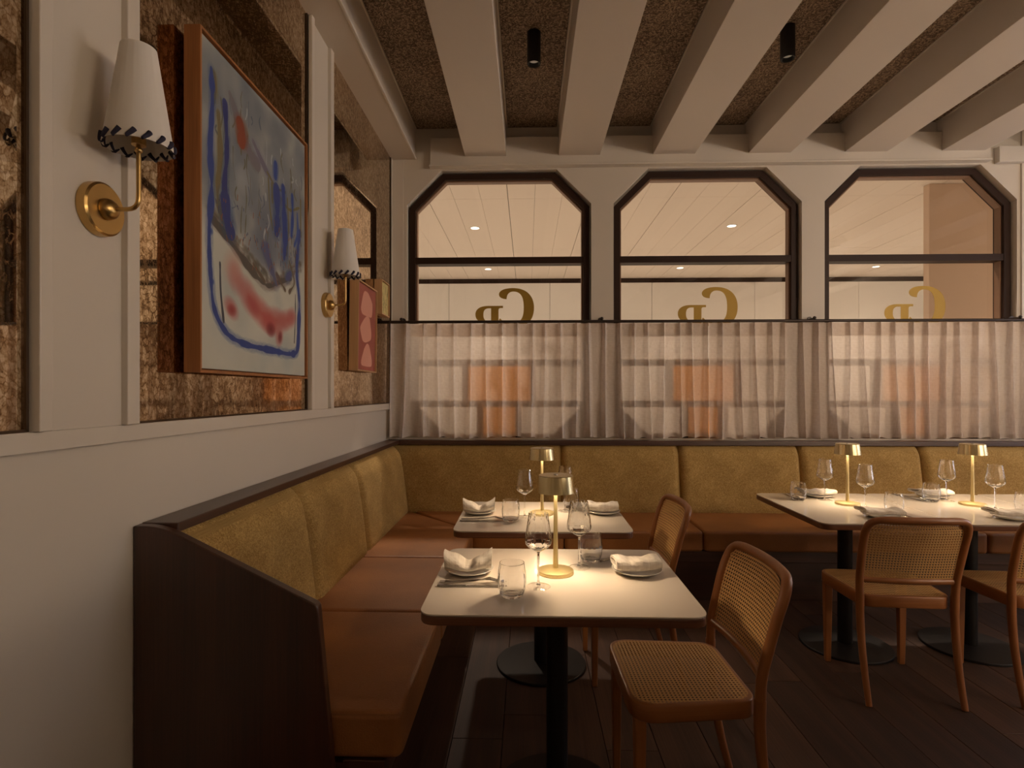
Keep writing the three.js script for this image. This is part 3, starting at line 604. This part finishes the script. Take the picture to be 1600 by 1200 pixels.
// ================================================================ WALL SCONCES
{
  const ax = 0.107, Y0 = 0.150, Y1 = 0.398;                              // shade bottom and top above the plate centre
  const s = thing('wall_sconce', 'brass wall sconce with cream cone shade, nearest, left of the large painting', 'sconce', [-1.070, 1.824, -1.338], 0, 'brass wall sconces');
  const bp = lathe([[0.0001, 0.026], [0.060, 0.026], [0.065, 0.022], [0.066, 0.002], [0.064, 0], [0.0001, 0]].reverse().map(([r, y]) => [r, y]), 48); bp.rotateZ(-Math.PI / 2);
  mesh('backplate', toCreasedNormals(bp, 0.6), agedBrass, s);
  const knob = new THREE.SphereGeometry(0.026, 32, 20); knob.scale(0.85, 1, 1); knob.translate(0.030, 0, 0); mesh('knob', knob, agedBrass, s);
  const arm = new THREE.CurvePath(); arm.add(new THREE.LineCurve3(V(0.04, 0, 0), V(ax - 0.03, 0, 0))); arm.add(new THREE.QuadraticBezierCurve3(V(ax - 0.03, 0, 0), V(ax, 0, 0), V(ax, 0.03, 0))); arm.add(new THREE.LineCurve3(V(ax, 0.03, 0), V(ax, Y0 + 0.012, 0)));
  const ac = spline([...Array(40)].map((_, i) => arm.getPointAt(i / 39).toArray())); mesh('arm', sweep(ac, 60, () => 0.0055, 12), agedBrass, s);
  const jt = new THREE.SphereGeometry(0.009, 20, 14); jt.translate(ax, Y0 - 0.004, 0); mesh('joint', jt, agedBrass, s);
  const cup = lathe([[0.0001, 0], [0.016, 0], [0.016, 0.016], [0.006, 0.018], [0.006, 0.05], [0.0001, 0.05]], 24); cup.translate(ax, Y0 + 0.008, 0); mesh('lamp_holder', toCreasedNormals(cup, 0.5), agedBrass, s);
  const rB = 0.076, rT = 0.039, rOf = y => rB + (rT - rB) * y / (Y1 - Y0);
  const sh = lathe([[rB - 0.0016, 0], [rB, 0], [rT, Y1 - Y0], [rT - 0.0016, Y1 - Y0], [rB - 0.0016, 0]], 56); sh.translate(ax, Y0, 0);
  const shade = mesh('lamp_shade', toCreasedNormals(sh, 0.5), shadeCloth, s);
  for (let i = 0; i < 15; i++) {
    const a = i / 15 * 2 * Math.PI, at = (r, da, y) => [ax + r * Math.cos(a + da), Y0 + y, r * Math.sin(a + da)];
    const g = sweep(spline([at(rOf(0.018) + 0.001, -0.20, 0.018), at(rOf(0.011) + 0.0015, -0.13, 0.011), at(rB + 0.001, 0.0, 0.001), at(rB - 0.003, 0.02, 0.002), at(rOf(0.012) - 0.003, 0.14, 0.010)]), 14, t => t < 0.45 ? 0.0064 - 0.003 * t : 0.005 - 0.0035 * (t - 0.45) / 0.55, 8);
    mesh('stitch', g, navyThread, shade);
  }
  dup(s, [-1.070, 1.832, -2.89], 0, 'brass wall sconce with cream cone shade, farther one, right of the large painting');
}
// ================================================================ CEILING CYLINDERS, PENDANTS
{
  const list = [[0.038, -3.2, 'black ceiling spotlight cylinder between the first two beams'], [1.488, -3.19, 'black ceiling spotlight cylinder farther right, between two beams']];
  let first = null;
  for (const [x, z, label] of list) {
    let t;
    if (!first) {
      t = first = thing('ceiling_spotlight', label, 'spotlight', [x, CEIL, z], 0, 'black ceiling spotlight cylinders');
      mesh('housing', toCreasedNormals(lathe([[0.030, -0.150], [0.032, -0.183], [0.038, -0.185], [0.0395, -0.182], [0.0395, -0.002], [0.0001, -0.002]].map(p => p), 40), 0.5), blackSteel, t);
      mesh('lamp_lens', lathe([[0.030, -0.160], [0.0001, -0.156]], 32), glow(lin(1, 0.80, 0.55), 0.12), t);
    } else t = dup(first, [x, CEIL, z], 0, label);
    const L = new THREE.SpotLight(WARM, POWER.cylinder, 0, 0.6, 0.8, 2); L.position.set(x, CEIL - 0.19, z); L.target.position.set(x, 0, z); L.castShadow = true; scene.add(L, L.target);
  }
  const pend = [[3.98, -0.95, 'opal globe pendant to the right of the room, nearer the camera'], [3.58, -1.75, 'opal globe pendant to the right of the room, nearer the windows'], [5.3, 1.7, 'added unseen globe pendant brightening the back wall from behind the camera, left'], [5.5, 0.9, 'added unseen globe pendant brightening the back wall from behind the camera, right']];  // the two behind the camera are added to brighten back wall and beams
  for (const [x, z, label] of pend) {
    const t = thing('pendant_lamp', label, 'pendant', [x, CEIL, z], 0, 'opal globe pendants'), drop = z > 0 ? 1.25 : 0.70;
    mesh('ceiling_rose', toCreasedNormals(lathe([[0.0001, -0.02], [0.05, -0.02], [0.05, 0], [0.0001, 0]], 32), 0.5), agedBrass, t);
    mesh('cord', new THREE.CylinderGeometry(0.003, 0.003, drop - 0.08, 8).translate(0, -0.01 - (drop - 0.08) / 2, 0), blackSteel, t);
    mesh('lamp_globe', new THREE.SphereGeometry(0.09, 32, 20).translate(0, -drop, 0), glow(AMBER.clone().lerp(lin(1, 1, 1), 0.3), 3), t);
    const L = new THREE.PointLight(SOFT, z > 0 ? POWER.addedRearPendant : POWER.pendant, 0, 2); L.position.set(x, CEIL - drop, z); L.castShadow = true; L.shadow.radius = 4.5; scene.add(L);
  }
}
// ================================================================ CURTAINS
{
  const D = 4.272, YT = 1.906, YB = 1.020;
  const rod = thing('curtain_rod', 'dark brown cafe curtain rod across the windows', 'curtain rod', [0, 0, 0]);
  mesh('rod', new THREE.CylinderGeometry(0.0115, 0.0115, 5.3, 16).rotateZ(Math.PI / 2).translate(WALL_X + 0.012 + 2.65, 1.918, -D), rodBrown, rod);
  for (const x of [-0.984, 0.575, 2.195, 3.73]) {
    mesh('bracket', merge([new THREE.CylinderGeometry(0.006, 0.006, 0.078, 10).rotateX(Math.PI / 2).translate(x, 1.938, -D - 0.039), new THREE.SphereGeometry(0.013, 14, 10).translate(x, 1.940, -D), new THREE.CylinderGeometry(0.02, 0.02, 0.006, 16).rotateX(Math.PI / 2).translate(x, 1.938, -BACK_D + 0.004)]), rodBrown, rod);
  }
  const cuts = [-1.066, -0.194, 0.598, 1.384, 2.215, 3.034, 3.90];
  const labels = ['sheer linen cafe curtain next to the mirrored wall, softly gathered', 'sheer linen cafe curtain on the window by the mirrors, its right half', 'sheer linen cafe curtain on the middle window, its left half', 'sheer linen cafe curtain on the middle window, its right half', 'sheer linen cafe curtain on the column window, its left half', 'sheer linen cafe curtain at the far right of the windows'];
  for (let k = 0; k < 6; k++) {
    const a = cuts[k] + 0.0006, b = cuts[k + 1] - 0.0006, W = b - a, folds = Math.round(W / 0.118);
    const ph = [], sw = [], tw = [];
    for (let i = 0; i <= folds; i++) { ph.push((i + (i && i < folds ? 0.25 * (rnd() - 0.5) : 0)) / folds); sw.push((rnd() - 0.5) * 0.055 * (i > 0 && i < folds ? 1 : 0)); tw.push(0.7 + 0.6 * rnd()); }
    const soft = k < 1 ? 1.6 : k < 2 ? 1.3 : 1;
    const f = (u, v, off) => {                                           // v 0 bottom .. 1 top
      const dn = 1 - v; let x = a + u * W, z = 0;
      for (let i = 0; i <= folds; i++) {
        const c = a + ph[i] * W + sw[i] * Math.pow(dn, 1.5), s = (0.009 + 0.006 * dn) * soft, d = (x - c) / s;
        z += (0.040 + 0.026 * dn * tw[i]) * Math.exp(-d * d);
      }
      z += 0.006 * Math.sin(u * folds * 2 * Math.PI * 0.5 + k) * dn + 0.004 * Math.sin(u * 23 + v * 5 + k);
      const hem = 0.006 * Math.sin(u * folds * 2 * Math.PI + k * 1.7) + 0.005 * Math.sin(u * 7 + k);
      x += 0.006 * dn * Math.sin(u * folds * 2 * Math.PI + 1.2) * Math.sin(Math.PI * u);
      return [x, YB + hem * dn + v * (YT - YB), -D - 0.024 + z + off];
    };
    const t = thing('cafe_curtain', labels[k], 'curtain', [0, 0, 0], 0, 'sheer cafe curtains');
    const nx = Math.round(W * 220);
    mesh('cloth', gridSurface(nx, 26, (u, v) => f(u, v, 0), W, YT - YB), sheer, t);
    mesh('heading', gridSurface(nx, 4, (u, v) => { const p = f(u, 0.885 + 0.115 * v, 0.0022); return p; }, W, 0.1), sheer, t);
    mesh('hem', gridSurface(nx, 3, (u, v) => f(u, 0.035 * v, 0.0018), W, 0.03), sheer, t);
  }
}
// ================================================================ TABLES
function table(x, d, w, dp, label, turn = 0) {
  const t = thing('dining_table', label, 'table', [x, 0, -d], turn, 'square cafe tables');
  const sh = r => roundShape([[-w / 2 + r, -dp / 2 + r], [w / 2 - r, -dp / 2 + r], [w / 2 - r, dp / 2 - r], [-w / 2 + r, dp / 2 - r]], 0.055);
  mesh('tabletop', toCreasedNormals(slab(sh(0), 0.745, 0.75, 0.0012, 10), 0.3), laminate, t);
  mesh('edge_band', planarUV(toCreasedNormals(slab(sh(0.0005), 0.718, 0.745, 0.004, 10), 0.3), 'x', 3, 0.6), edgeWood, t);
  mesh('mount_plate', rbox(-0.16, 0.16, 0.708, 0.718, -0.16, 0.16, 0.003), blackSteel, t);
  mesh('pole', new THREE.CylinderGeometry(0.036, 0.036, 0.70, 32).translate(0, 0.36, 0), blackSteel, t);
  mesh('base_plate', toCreasedNormals(lathe([[0.0001, 0.02], [0.05, 0.019], [0.222, 0.012], [0.225, 0.009], [0.225, 0], [0.0001, 0]].reverse(), 64), 0.5), blackSteel, t);
  return t;
}
table(0.100, 1.855, 0.812, 0.655, 'nearest cream table, in front, with dark wood edge, beside the left banquette');
table(0.070, 2.785, 0.815, 0.665, 'cream table behind the nearest one, beside the left banquette corner');
table(1.722, 3.035, 0.655, 0.79, 'cream table under the windows with free left corner');
table(2.382, 3.035, 0.655, 0.79, 'cream table under the windows, second from the left, joined to its neighbour');
table(3.042, 3.035, 0.655, 0.79, 'cream table cut by the right edge of the picture');
table(3.702, 3.035, 0.655, 0.79, 'added unseen cream table under the windows, outside the frame on the right');  // added with the next two to bounce lamp light up to the beams
table(2.95, 1.30, 0.79, 0.655, 'added unseen cream table in the middle of the room, outside the frame, left one');
table(4.15, 1.30, 0.79, 0.655, 'added unseen cream table in the middle of the room, outside the frame, right one');
// ---- table lamps
{
  const spots = [[0.097, 1.894, 'brass cordless table lamp on the nearest table'], [0.075, 2.81, 'brass cordless table lamp on the table behind the nearest one'], [1.771, 3.097, 'brass cordless table lamp on the window table with free left corner'], [2.449, 3.099, 'brass cordless table lamp farthest right in the picture'], [3.09, 3.099, 'added brass table lamp just outside the right edge of the picture, for warm light on the beams'], [3.75, 3.099, 'added unseen brass table lamp on the window table outside the frame'], [2.95, 1.30, 'added unseen brass table lamp on the left table outside the frame'], [4.15, 1.30, 'added unseen brass table lamp on the right table outside the frame']];  // last four lamps are unseen, added to warm the beam undersides
  let first = null;
  for (const [x, d, label] of spots) {
    let t;
    if (!first) {
      t = first = thing('table_lamp', label, 'lamp', [x, 0.75, -d], 0, 'brass table lamps');
      mesh('base', toCreasedNormals(lathe([[0.0001, 0.021], [0.009, 0.019], [0.052, 0.0130], [0.0605, 0.0112], [0.0615, 0.009], [0.0615, 0.001], [0.0605, 0], [0.0001, 0]].reverse(), 64), 0.35), brass, t);
      mesh('stem', lathe([[0.0088, 0.018], [0.0056, 0.300]], 32), brass, t);
      const s = mesh('lamp_shade', toCreasedNormals(lathe([[0.0645, 0.278], [0.0658, 0.278], [0.0585, 0.334], [0.0565, 0.3365], [0.0001, 0.3375], [0.0001, 0.3355], [0.056, 0.3345], [0.0572, 0.3325], [0.0645, 0.278]], 72), 0.5), shadeBrass, t);
      mesh('touch_button', toCreasedNormals(lathe([[0.0001, 0.3395], [0.007, 0.339], [0.0075, 0.337], [0.0001, 0.337]].reverse(), 24), 0.5), steel, s);
      mesh('lamp_diffuser', toCreasedNormals(lathe([[0.0075, 0.304], [0.056, 0.304], [0.0565, 0.307], [0.0075, 0.307], [0.0075, 0.304]], 48), 0.5), glow(lin(1, 0.80, 0.50), 4), t);
    } else t = dup(first, [x, 0.75, -d], 0, label);
    for (let k = 0; k < 3; k++) {                                        // ring of LEDs: three small spots under the diffuser
      const a = k * 2 * Math.PI / 3 + 0.5, L = new THREE.SpotLight(WARM, POWER.tableLamp / 3, 0, 1.35, 0.5, 2);
      L.position.set(x + 0.03 * Math.cos(a), 0.75 + 0.301, -d + 0.03 * Math.sin(a)); L.target.position.set(L.position.x, 0, L.position.z);
      L.castShadow = true; L.shadow.radius = 0.9; scene.add(L, L.target);
    }
  }
}
// ================================================================ CHAIRS
function makeChair(label) {                                              // faces -z, origin on the floor
  const t = thing('dining_chair', label, 'chair', [0, 0, 0], 0, 'cane bentwood chairs');
  const out = [[-0.222, -0.195], [0.222, -0.195], [0.192, 0.185], [-0.192, 0.185]], rr = [0.085, 0.085, 0.06, 0.06];
  const ins = k => out.map(([x, z], i) => [x - Math.sign(x) * k, z - Math.sign(z) * k]);
  const ring = roundShape(out, rr), hole = roundShape(ins(0.024), rr.map(r => r * 0.8));
  ring.holes.push(new THREE.Path(hole.getPoints(8).reverse()));
  mesh('seat_frame', planarUV(toCreasedNormals(slab(ring, 0.408, 0.462, 0.006, 10, 3), 0.7), 'x', 3, 0.6), beech, t);
  const cs = new THREE.ShapeGeometry(roundShape(ins(0.012), rr.map(r => r * 0.9)), 8); cs.rotateX(Math.PI / 2); cs.translate(0, 0.4626, 0);
  { const p = cs.attributes.position, uv = cs.attributes.uv; for (let i = 0; i < p.count; i++) uv.setXY(i, p.getX(i) / 0.096, p.getZ(i) / 0.096); }
  mesh('seat_cane', cs, cane, t);
  for (const s of [-1, 1]) {
    const x = s * 0.178, z = -0.165, g = new THREE.CylinderGeometry(0.0265, 0.0165, 0.412, 4, 6); g.rotateY(Math.PI / 4);
    const b = new RoundedBoxGeometry(0.040, 0.412, 0.036, 2, 0.006), p = b.attributes.position;
    for (let i = 0; i < p.count; i++) { const k = 0.66 + 0.34 * (p.getY(i) / 0.412 + 0.5); p.setX(i, p.getX(i) * k); p.setZ(i, p.getZ(i) * k); }
    b.computeVertexNormals(); b.translate(x, 0.206, z); mesh('leg', planarUV(b, 'y', 3, 0.6), beech, t);
  }
  const zB = y => 0.186 + 0.078 * Math.pow(clamp((y - 0.46) / 0.36), 1.7) - 0.008 * Math.sin(Math.PI * clamp((y - 0.3) / 0.3));
  for (const s of [-1, 1]) mesh('leg', sweep(spline([[s * 0.196, 0.002, 0.250], [s * 0.197, 0.12, 0.220], [s * 0.198, 0.25, 0.195], [s * 0.199, 0.38, 0.183], [s * 0.2, 0.47, 0.183]]), 24, k => [0.0125 + 0.005 * k, 0.0135 + 0.0045 * k], 12), beech, t);
  const side = s => [[s * 0.2, 0.455, 0.183], [s * 0.203, 0.54, zB(0.54)], [s * 0.207, 0.63, zB(0.63)], [s * 0.210, 0.71, zB(0.71)], [s * 0.209, 0.765, zB(0.765) + 0.002], [s * 0.196, 0.803, zB(0.80) + 0.006], [s * 0.160, 0.819, zB(0.82) + 0.013]];
  const top = [[-0.08, 0.8215, zB(0.82) + 0.026], [0, 0.822, zB(0.82) + 0.030], [0.08, 0.8215, zB(0.82) + 0.026]];
  mesh('back_frame', sweep(spline([...side(-1), ...top, ...side(1).reverse()]), 90, () => [0.0165, 0.0155], 12), beech, t);
  const zc = (u, y) => zB(y) + 0.030 * (1 - Math.pow(Math.abs(2 * u - 1), 2)) * (0.55 + 0.45 * smooth(0.5, 0.8, y));
  mesh('back_cane', gridSurface(24, 20, (u, v) => { const y = 0.540 + 0.268 * v, w = 0.200 + 0.008 * v - 0.048 * Math.pow(smooth(0.80, 1, v), 2); return [(u * 2 - 1) * w, y, zc(u, y)]; }, 0.40 / 0.096, 0.27 / 0.096), cane, t);
  mesh('lower_rail', sweep(spline([0, 0.25, 0.5, 0.75, 1].map(u => [(u * 2 - 1) * 0.192, 0.535, zc(u, 0.535)])), 30, () => [0.015, 0.0095], 10), beech, t);
  return t;
}
{
  const c = makeChair('nearest cane chair with bentwood frame, at the nearest table, facing left');
  c.position.set(0.492, 0, -1.825); c.rotation.y = Math.PI / 2 + 0.03;    // faces -x
  dup(c, [0.475, 0, -2.76], Math.PI / 2 + 0.02, 'cane bentwood chair at the second table, mostly hidden by the nearest table');
  dup(c, [1.70, 0, -2.68], -0.06, 'cane bentwood chair seen from behind at the window table with free left corner');
  dup(c, [2.36, 0, -2.68], -0.05, 'cane bentwood chair cut by the right edge of the picture');
}
// ================================================================ TABLEWARE
const TY = 0.7502;
const wineProto = (() => {
  let first = null;
  return (x, d, label) => {
    if (first) return dup(first, [x, TY, -d], 0, label);
    const t = first = thing('wine_glass', label, 'wine glass', [x, TY, -d], 0, 'wine glasses');
    const o = [[0.0045, 0.1102], [0.010, 0.1135], [0.022, 0.121], [0.036, 0.131], [0.0425, 0.141], [0.0432, 0.150], [0.0410, 0.168], [0.0372, 0.192], [0.0330, 0.220], [0.0312, 0.2345]];
    const oc = new THREE.SplineCurve(o.map(p => new THREE.Vector2(...p))).getPoints(44).map(p => [p.x, p.y]);
    const inn = oc.slice().reverse().map(([r, y], i, a) => [Math.max(r - 0.0011, 0.0001), y + (i > a.length - 14 ? 0.0016 : 0)]).filter(([r, y]) => y > 0.1145);
    mesh('bowl', toCreasedNormals(lathe([[0.0001, 0.1102], ...oc, [0.0306, 0.2349], ...inn, [0.0001, inn[inn.length - 1][1] - 0.0006]], 64), 0.6), glass, t);
    const st = new THREE.SplineCurve([[0.0048, 0.1100], [0.0038, 0.100], [0.0034, 0.070], [0.0036, 0.030], [0.0052, 0.0115], [0.0075, 0.0072]].reverse().map(p => new THREE.Vector2(...p))).getPoints(30).map(p => [p.x, p.y]);
    mesh('stem', toCreasedNormals(lathe([[0.0001, 0.0072], ...st, [0.0001, 0.1100]], 32), 0.6), glass, t);
    mesh('foot', toCreasedNormals(lathe([[0.0001, 0.0002], [0.038, 0.0002], [0.0392, 0.0012], [0.038, 0.0020], [0.020, 0.0040], [0.0085, 0.0068], [0.0001, 0.0070]], 64), 0.6), thinGlass, t);
    return t;
  };
})();
const tumblerProto = (() => {
  let first = null;
  return (x, d, label) => {
    if (first) return dup(first, [x, TY, -d], 0, label);
    const t = first = thing('water_tumbler', label, 'tumbler', [x, TY, -d], 0, 'water tumblers');
    const pts = (l) => new THREE.SplineCurve(l.map(p => new THREE.Vector2(...p))).getPoints(36).map(p => [Math.max(p.x, 0.0001), p.y]);
    const oc = pts([[0.0388, 0.0155], [0.0410, 0.024], [0.0428, 0.036], [0.0436, 0.052], [0.0425, 0.072], [0.0400, 0.090], [0.0380, 0.102]]);
    const ic = pts([[0.0368, 0.1022], [0.0388, 0.090], [0.0412, 0.072], [0.0422, 0.052], [0.0413, 0.036], [0.0394, 0.024], [0.0374, 0.0157]]);
    mesh('glass_wall', toCreasedNormals(lathe([...oc, ...ic, oc[0]], 64), 0.7), glass, t);
    mesh('glass_base', toCreasedNormals(lathe([[0.0001, 0.0012], [0.026, 0.0004], ...pts([[0.030, 0.0004], [0.0345, 0.0055], [0.0387, 0.0153]]), ...pts([[0.0372, 0.0153], [0.030, 0.0110], [0.014, 0.0098], [0.0001, 0.0096]])], 64), 0.7), glass, t);
    return t;
  };
})();
const plateProto = (() => {
  let first = null;
  return (x, d, label) => {
    if (first) return dup(first, [x, TY, -d], 0, label);
    const m = first = mesh('side_plate', toCreasedNormals(lathe([[0.0001, 0.0045], [0.045, 0.0045], [0.060, 0.0075], [0.078, 0.0145], [0.0845, 0.0172], [0.0852, 0.0164], [0.079, 0.0118], [0.060, 0.0038], [0.046, 0.0002], [0.0001, 0.0002]].reverse(), 64), 0.7), china);
    m.position.set(x, TY, -d); return tag(m, label, 'plate', 'side plates');
  };
})();
// folded napkin: a ribbon of cloth folded in layers, swept along its length
function napkin(x, d, turn, kind, label) {
  const th = 0.0034, L = kind === 2 ? 0.17 : 0.156, lift = kind === 2 ? 0.015 : 0.012, cl = [], turns = 2.4, A = kind === 2 ? 0.056 : 0.046, B = kind === 2 ? 0.0125 : 0.018;
  for (let i = 0; i <= 110; i++) {                                        // flattened spiral, loose end underneath
    const q = i / 110, th0 = -Math.PI / 2 + q * turns * 2 * Math.PI, a = A - 0.0052 * q * turns, b = B - 0.0048 * q * turns, c = Math.cos(th0), si = Math.sin(th0);
    cl.push([a * Math.sign(c) * Math.pow(Math.abs(c), 0.62), lift + B + th / 2 + b * Math.sign(si) * Math.pow(Math.abs(si), 0.8)]);
  }
  const n = cl.length, nor = cl.map((p, i) => { const a = cl[Math.max(0, i - 1)], b = cl[Math.min(n - 1, i + 1)], dx = b[0] - a[0], dy = b[1] - a[1], l = Math.hypot(dx, dy) || 1; return [-dy / l, dx / l]; });
  const loop = [...cl.map((p, i) => [p[0] + nor[i][0] * th / 2, p[1] + nor[i][1] * th / 2]), ...cl.map((p, i) => [p[0] - nor[i][0] * th / 2, p[1] - nor[i][1] * th / 2]).reverse()];
  loop.push(loop[0]);
  const M = 36, sd = x * 13 + d * 7;
  const g = gridSurface(loop.length - 1, M, (u, v) => {
    const i = Math.round(u * (loop.length - 1)), [cx, cy] = loop[i], s = v * 2 - 1, h = (cy - lift) / (2 * B);
    let px = s * L / 2, py = cy, pz = cx;
    const wr = 0.0022 * Math.sin(s * 4 + sd + cx * 40) + 0.0014 * Math.sin(s * 9 + sd * 2 + h * 3);
    if (kind === 0) { py += 0.023 * Math.pow(Math.abs(s), 1.6) * (0.35 + 0.85 * h) - 0.014 * h * Math.exp(-s * s * 9); pz *= 1 + 0.10 * Math.cos(s * 2); px *= 1 + 0.05 * h; }
    if (kind === 1) { py += 0.010 * Math.pow(Math.abs(s), 2) + 0.008 * h * (1 - s * s) * 0.6; pz *= 1 - 0.06 * s; }
    if (kind === 2) { py += 0.006 * s * s; px += pz * 0.25; pz *= 0.96; }
    return [px, py + wr * (0.4 + h), pz + wr * 0.5];
  }, 1.6, 1.6);
  const idx = Array.from(g.index.array), nl = loop.length;
  for (const row of [0, M]) for (let i = 0; i < n - 1; i++) { const a = row * nl + i, b = a + 1, q = row * nl + 2 * n - 1 - i, p = q - 1; row ? idx.push(a, b, q, b, p, q) : idx.push(a, q, b, b, q, p); }
  g.setIndex(idx); g.computeVertexNormals();
  const m = mesh('napkin', toCreasedNormals(g, 1.0), linen); m.position.set(x, TY, -d); m.rotation.y = turn;
  return tag(m, label, 'napkin', 'folded napkins');
}
// cutlery along local +x: handle end at x = 0
const forkProto = (() => {
  let first = null;
  return (x, d, turn, label) => {
    if (first) return dup(first, [x, TY, -d], turn, label);
    const t = first = thing('fork', label, 'fork', [x, TY, -d], turn, 'forks');
    const prof = s => 0.0035 + 0.010 * Math.pow(smooth(0.45, 0.80, s), 1.2) - 0.012 * smooth(0.82, 1, s);
    const bendG = g => { const p = g.attributes.position; for (let i = 0; i < p.count; i++) p.setY(i, p.getY(i) + prof(clamp(p.getX(i) / 0.205))); g.computeVertexNormals(); return toCreasedNormals(g, 0.6); };
    const flat = shp => { const g = new THREE.ExtrudeGeometry(shp, { depth: 0.0016, bevelEnabled: true, bevelThickness: 0.0004, bevelSize: 0.0004, bevelSegments: 1, curveSegments: 6 }); g.rotateX(-Math.PI / 2); return g; };
    const hp = []; for (let i = 0; i <= 16; i++) { const s = i / 16; hp.push([s * 0.135, 0.0085 - 0.0055 * smooth(0.0, 0.75, s)]); }
    mesh('handle', bendG(flat(polyShape([...hp, ...hp.slice().reverse().map(([a, b]) => [a, -b])]))), steel, t);
    const hd = [[0.135, 0.003], [0.146, 0.0055], [0.155, 0.0105], [0.163, 0.0118], [0.205, 0.0118]];
    for (let k = 0; k < 4; k++) { const y = 0.0118 - k * 0.00665; hd.push([0.205, y - 0.0003], [0.205, y - 0.0034]); if (k < 3) hd.push([0.168, y - 0.0036], [0.168, y - 0.0064]); }
    hd.push([0.163, -0.0118], [0.155, -0.0105], [0.146, -0.0055], [0.135, -0.003]);
    mesh('tines', bendG(flat(polyShape(hd.filter((p, i) => !i || p[0] !== hd[i - 1][0] || p[1] !== hd[i - 1][1])))), steel, t);
    return t;
  };
})();
const knifeProto = (() => {
  let first = null;
  return (x, d, turn, label) => {
    if (first) return dup(first, [x, TY, -d], turn, label);
    const t = first = thing('knife', label, 'knife', [x, TY, -d], turn, 'knives');
    const hg = new RoundedBoxGeometry(0.095, 0.0062, 0.0145, 3, 0.0029), p = hg.attributes.position;
    for (let i = 0; i < p.count; i++) { const s = p.getX(i) / 0.095 + 0.5; p.setZ(i, p.getZ(i) * (1.08 - 0.35 * s)); }
    hg.computeVertexNormals(); hg.translate(0.0475, 0.0036, 0); mesh('handle', hg, steel, t);
    const b = new THREE.ExtrudeGeometry(roundShape([[0.092, -0.0046], [0.20, -0.0076], [0.221, -0.001], [0.21, 0.0068], [0.112, 0.0078], [0.092, 0.0046]], 0.003), { depth: 0.0012, bevelEnabled: true, bevelThickness: 0.0003, bevelSize: 0.0004, bevelSegments: 1 });
    b.rotateX(-Math.PI / 2); b.translate(0, 0.0028, 0); mesh('blade', b, steel, t);
    return t;
  };
})();
// nearest table
const N1 = 'on the nearest table', N2 = 'on the second table', N3 = 'on the window table with free left corner', N4 = 'on the second window table';
wineProto(0.035, 1.756, `wine glass ${N1}, in front of the lamp`);
wineProto(0.183, 1.952, `wine glass ${N1}, right of the lamp`);
tumblerProto(-0.047, 1.676, `water tumbler ${N1}, nearest the camera`);
tumblerProto(0.233, 2.035, `water tumbler ${N1}, behind the right wine glass`);
plateProto(-0.201, 1.895, `side plate ${N1}, banquette side`);
plateProto(0.376, 1.905, `side plate ${N1}, chair side`);
napkin(-0.203, 1.892, 0.06, 0, `folded napkin curling up at both ends, ${N1}, banquette side`);
napkin(0.372, 1.898, 0.10, 1, `rolled linen napkin ${N1}, chair side`);
forkProto(-0.285, 1.785, 0.02, `fork ${N1}, beside the banquette-side napkin`);
knifeProto(-0.288, 1.752, 0.0, `knife ${N1}, beside the banquette-side napkin`);
forkProto(0.470, 2.020, Math.PI, `fork ${N1}, behind the chair-side napkin`);
knifeProto(0.485, 2.048, Math.PI, `knife ${N1}, behind the chair-side napkin`);
// second table
wineProto(-0.013, 2.735, `wine glass ${N2}, left of its lamp`);
wineProto(0.197, 2.873, `wine glass ${N2}, right of its lamp`);
tumblerProto(-0.080, 2.652, `water tumbler ${N2}, left of its lamp`);
tumblerProto(0.235, 2.965, `water tumbler ${N2}, right of its lamp`);
plateProto(-0.245, 2.820, `side plate ${N2}, banquette side`);
plateProto(0.390, 2.835, `side plate ${N2}, chair side`);
napkin(-0.247, 2.818, 0.05, 0, `folded napkin ${N2}, banquette side`);
napkin(0.386, 2.835, -0.06, 1, `folded linen napkin ${N2}, chair side`);
forkProto(-0.322, 2.672, 0.03, `fork ${N2}, beside the banquette-side napkin`);
knifeProto(-0.325, 2.640, 0.0, `knife ${N2}, beside the banquette-side napkin`);
// window tables
wineProto(1.710, 3.213, `wine glass ${N3}, left of its lamp`);
wineProto(1.800, 2.985, `wine glass ${N3}, right of its lamp`);
tumblerProto(1.562, 3.219, `water tumbler ${N3}, at the bench side`);
tumblerProto(1.885, 2.885, `water tumbler ${N3}, at the chair side`);
plateProto(1.725, 3.325, `side plate ${N3}, bench side`);
plateProto(1.757, 2.785, `side plate ${N3}, chair side`);
napkin(1.715, 3.325, -0.15, 2, `folded napkin ${N3}, bench side`);
napkin(1.750, 2.788, -0.25, 2, `folded napkin ${N3}, chair side`);
forkProto(1.560, 3.390, -Math.PI / 2 - 0.1, `fork ${N3}, bench side`);
knifeProto(1.590, 3.395, -Math.PI / 2 - 0.1, `knife ${N3}, bench side`);
forkProto(1.862, 2.668, Math.PI / 2 - 0.05, `fork ${N3}, chair side`);
knifeProto(1.890, 2.660, Math.PI / 2 - 0.05, `knife ${N3}, chair side`);
wineProto(2.388, 3.204, `wine glass ${N4}, left of its lamp`);
wineProto(2.485, 2.995, `wine glass ${N4}, right of its lamp`);
tumblerProto(2.295, 3.195, `water tumbler ${N4}, at the bench side`);
tumblerProto(2.560, 2.905, `water tumbler ${N4}, cut by the right edge of the picture`);
plateProto(2.395, 3.325, `side plate ${N4}, bench side`);
plateProto(2.375, 2.765, `side plate ${N4}, chair side`);
napkin(2.385, 3.325, -0.15, 2, `folded napkin ${N4}, bench side`);
napkin(2.370, 2.768, -0.25, 2, `folded napkin ${N4}, chair side`);
forkProto(2.235, 3.390, -Math.PI / 2 + 0.2, `fork ${N4}, bench side`);
knifeProto(2.205, 3.395, -Math.PI / 2 + 0.2, `knife ${N4}, bench side`);

renderer.render(scene, camera);
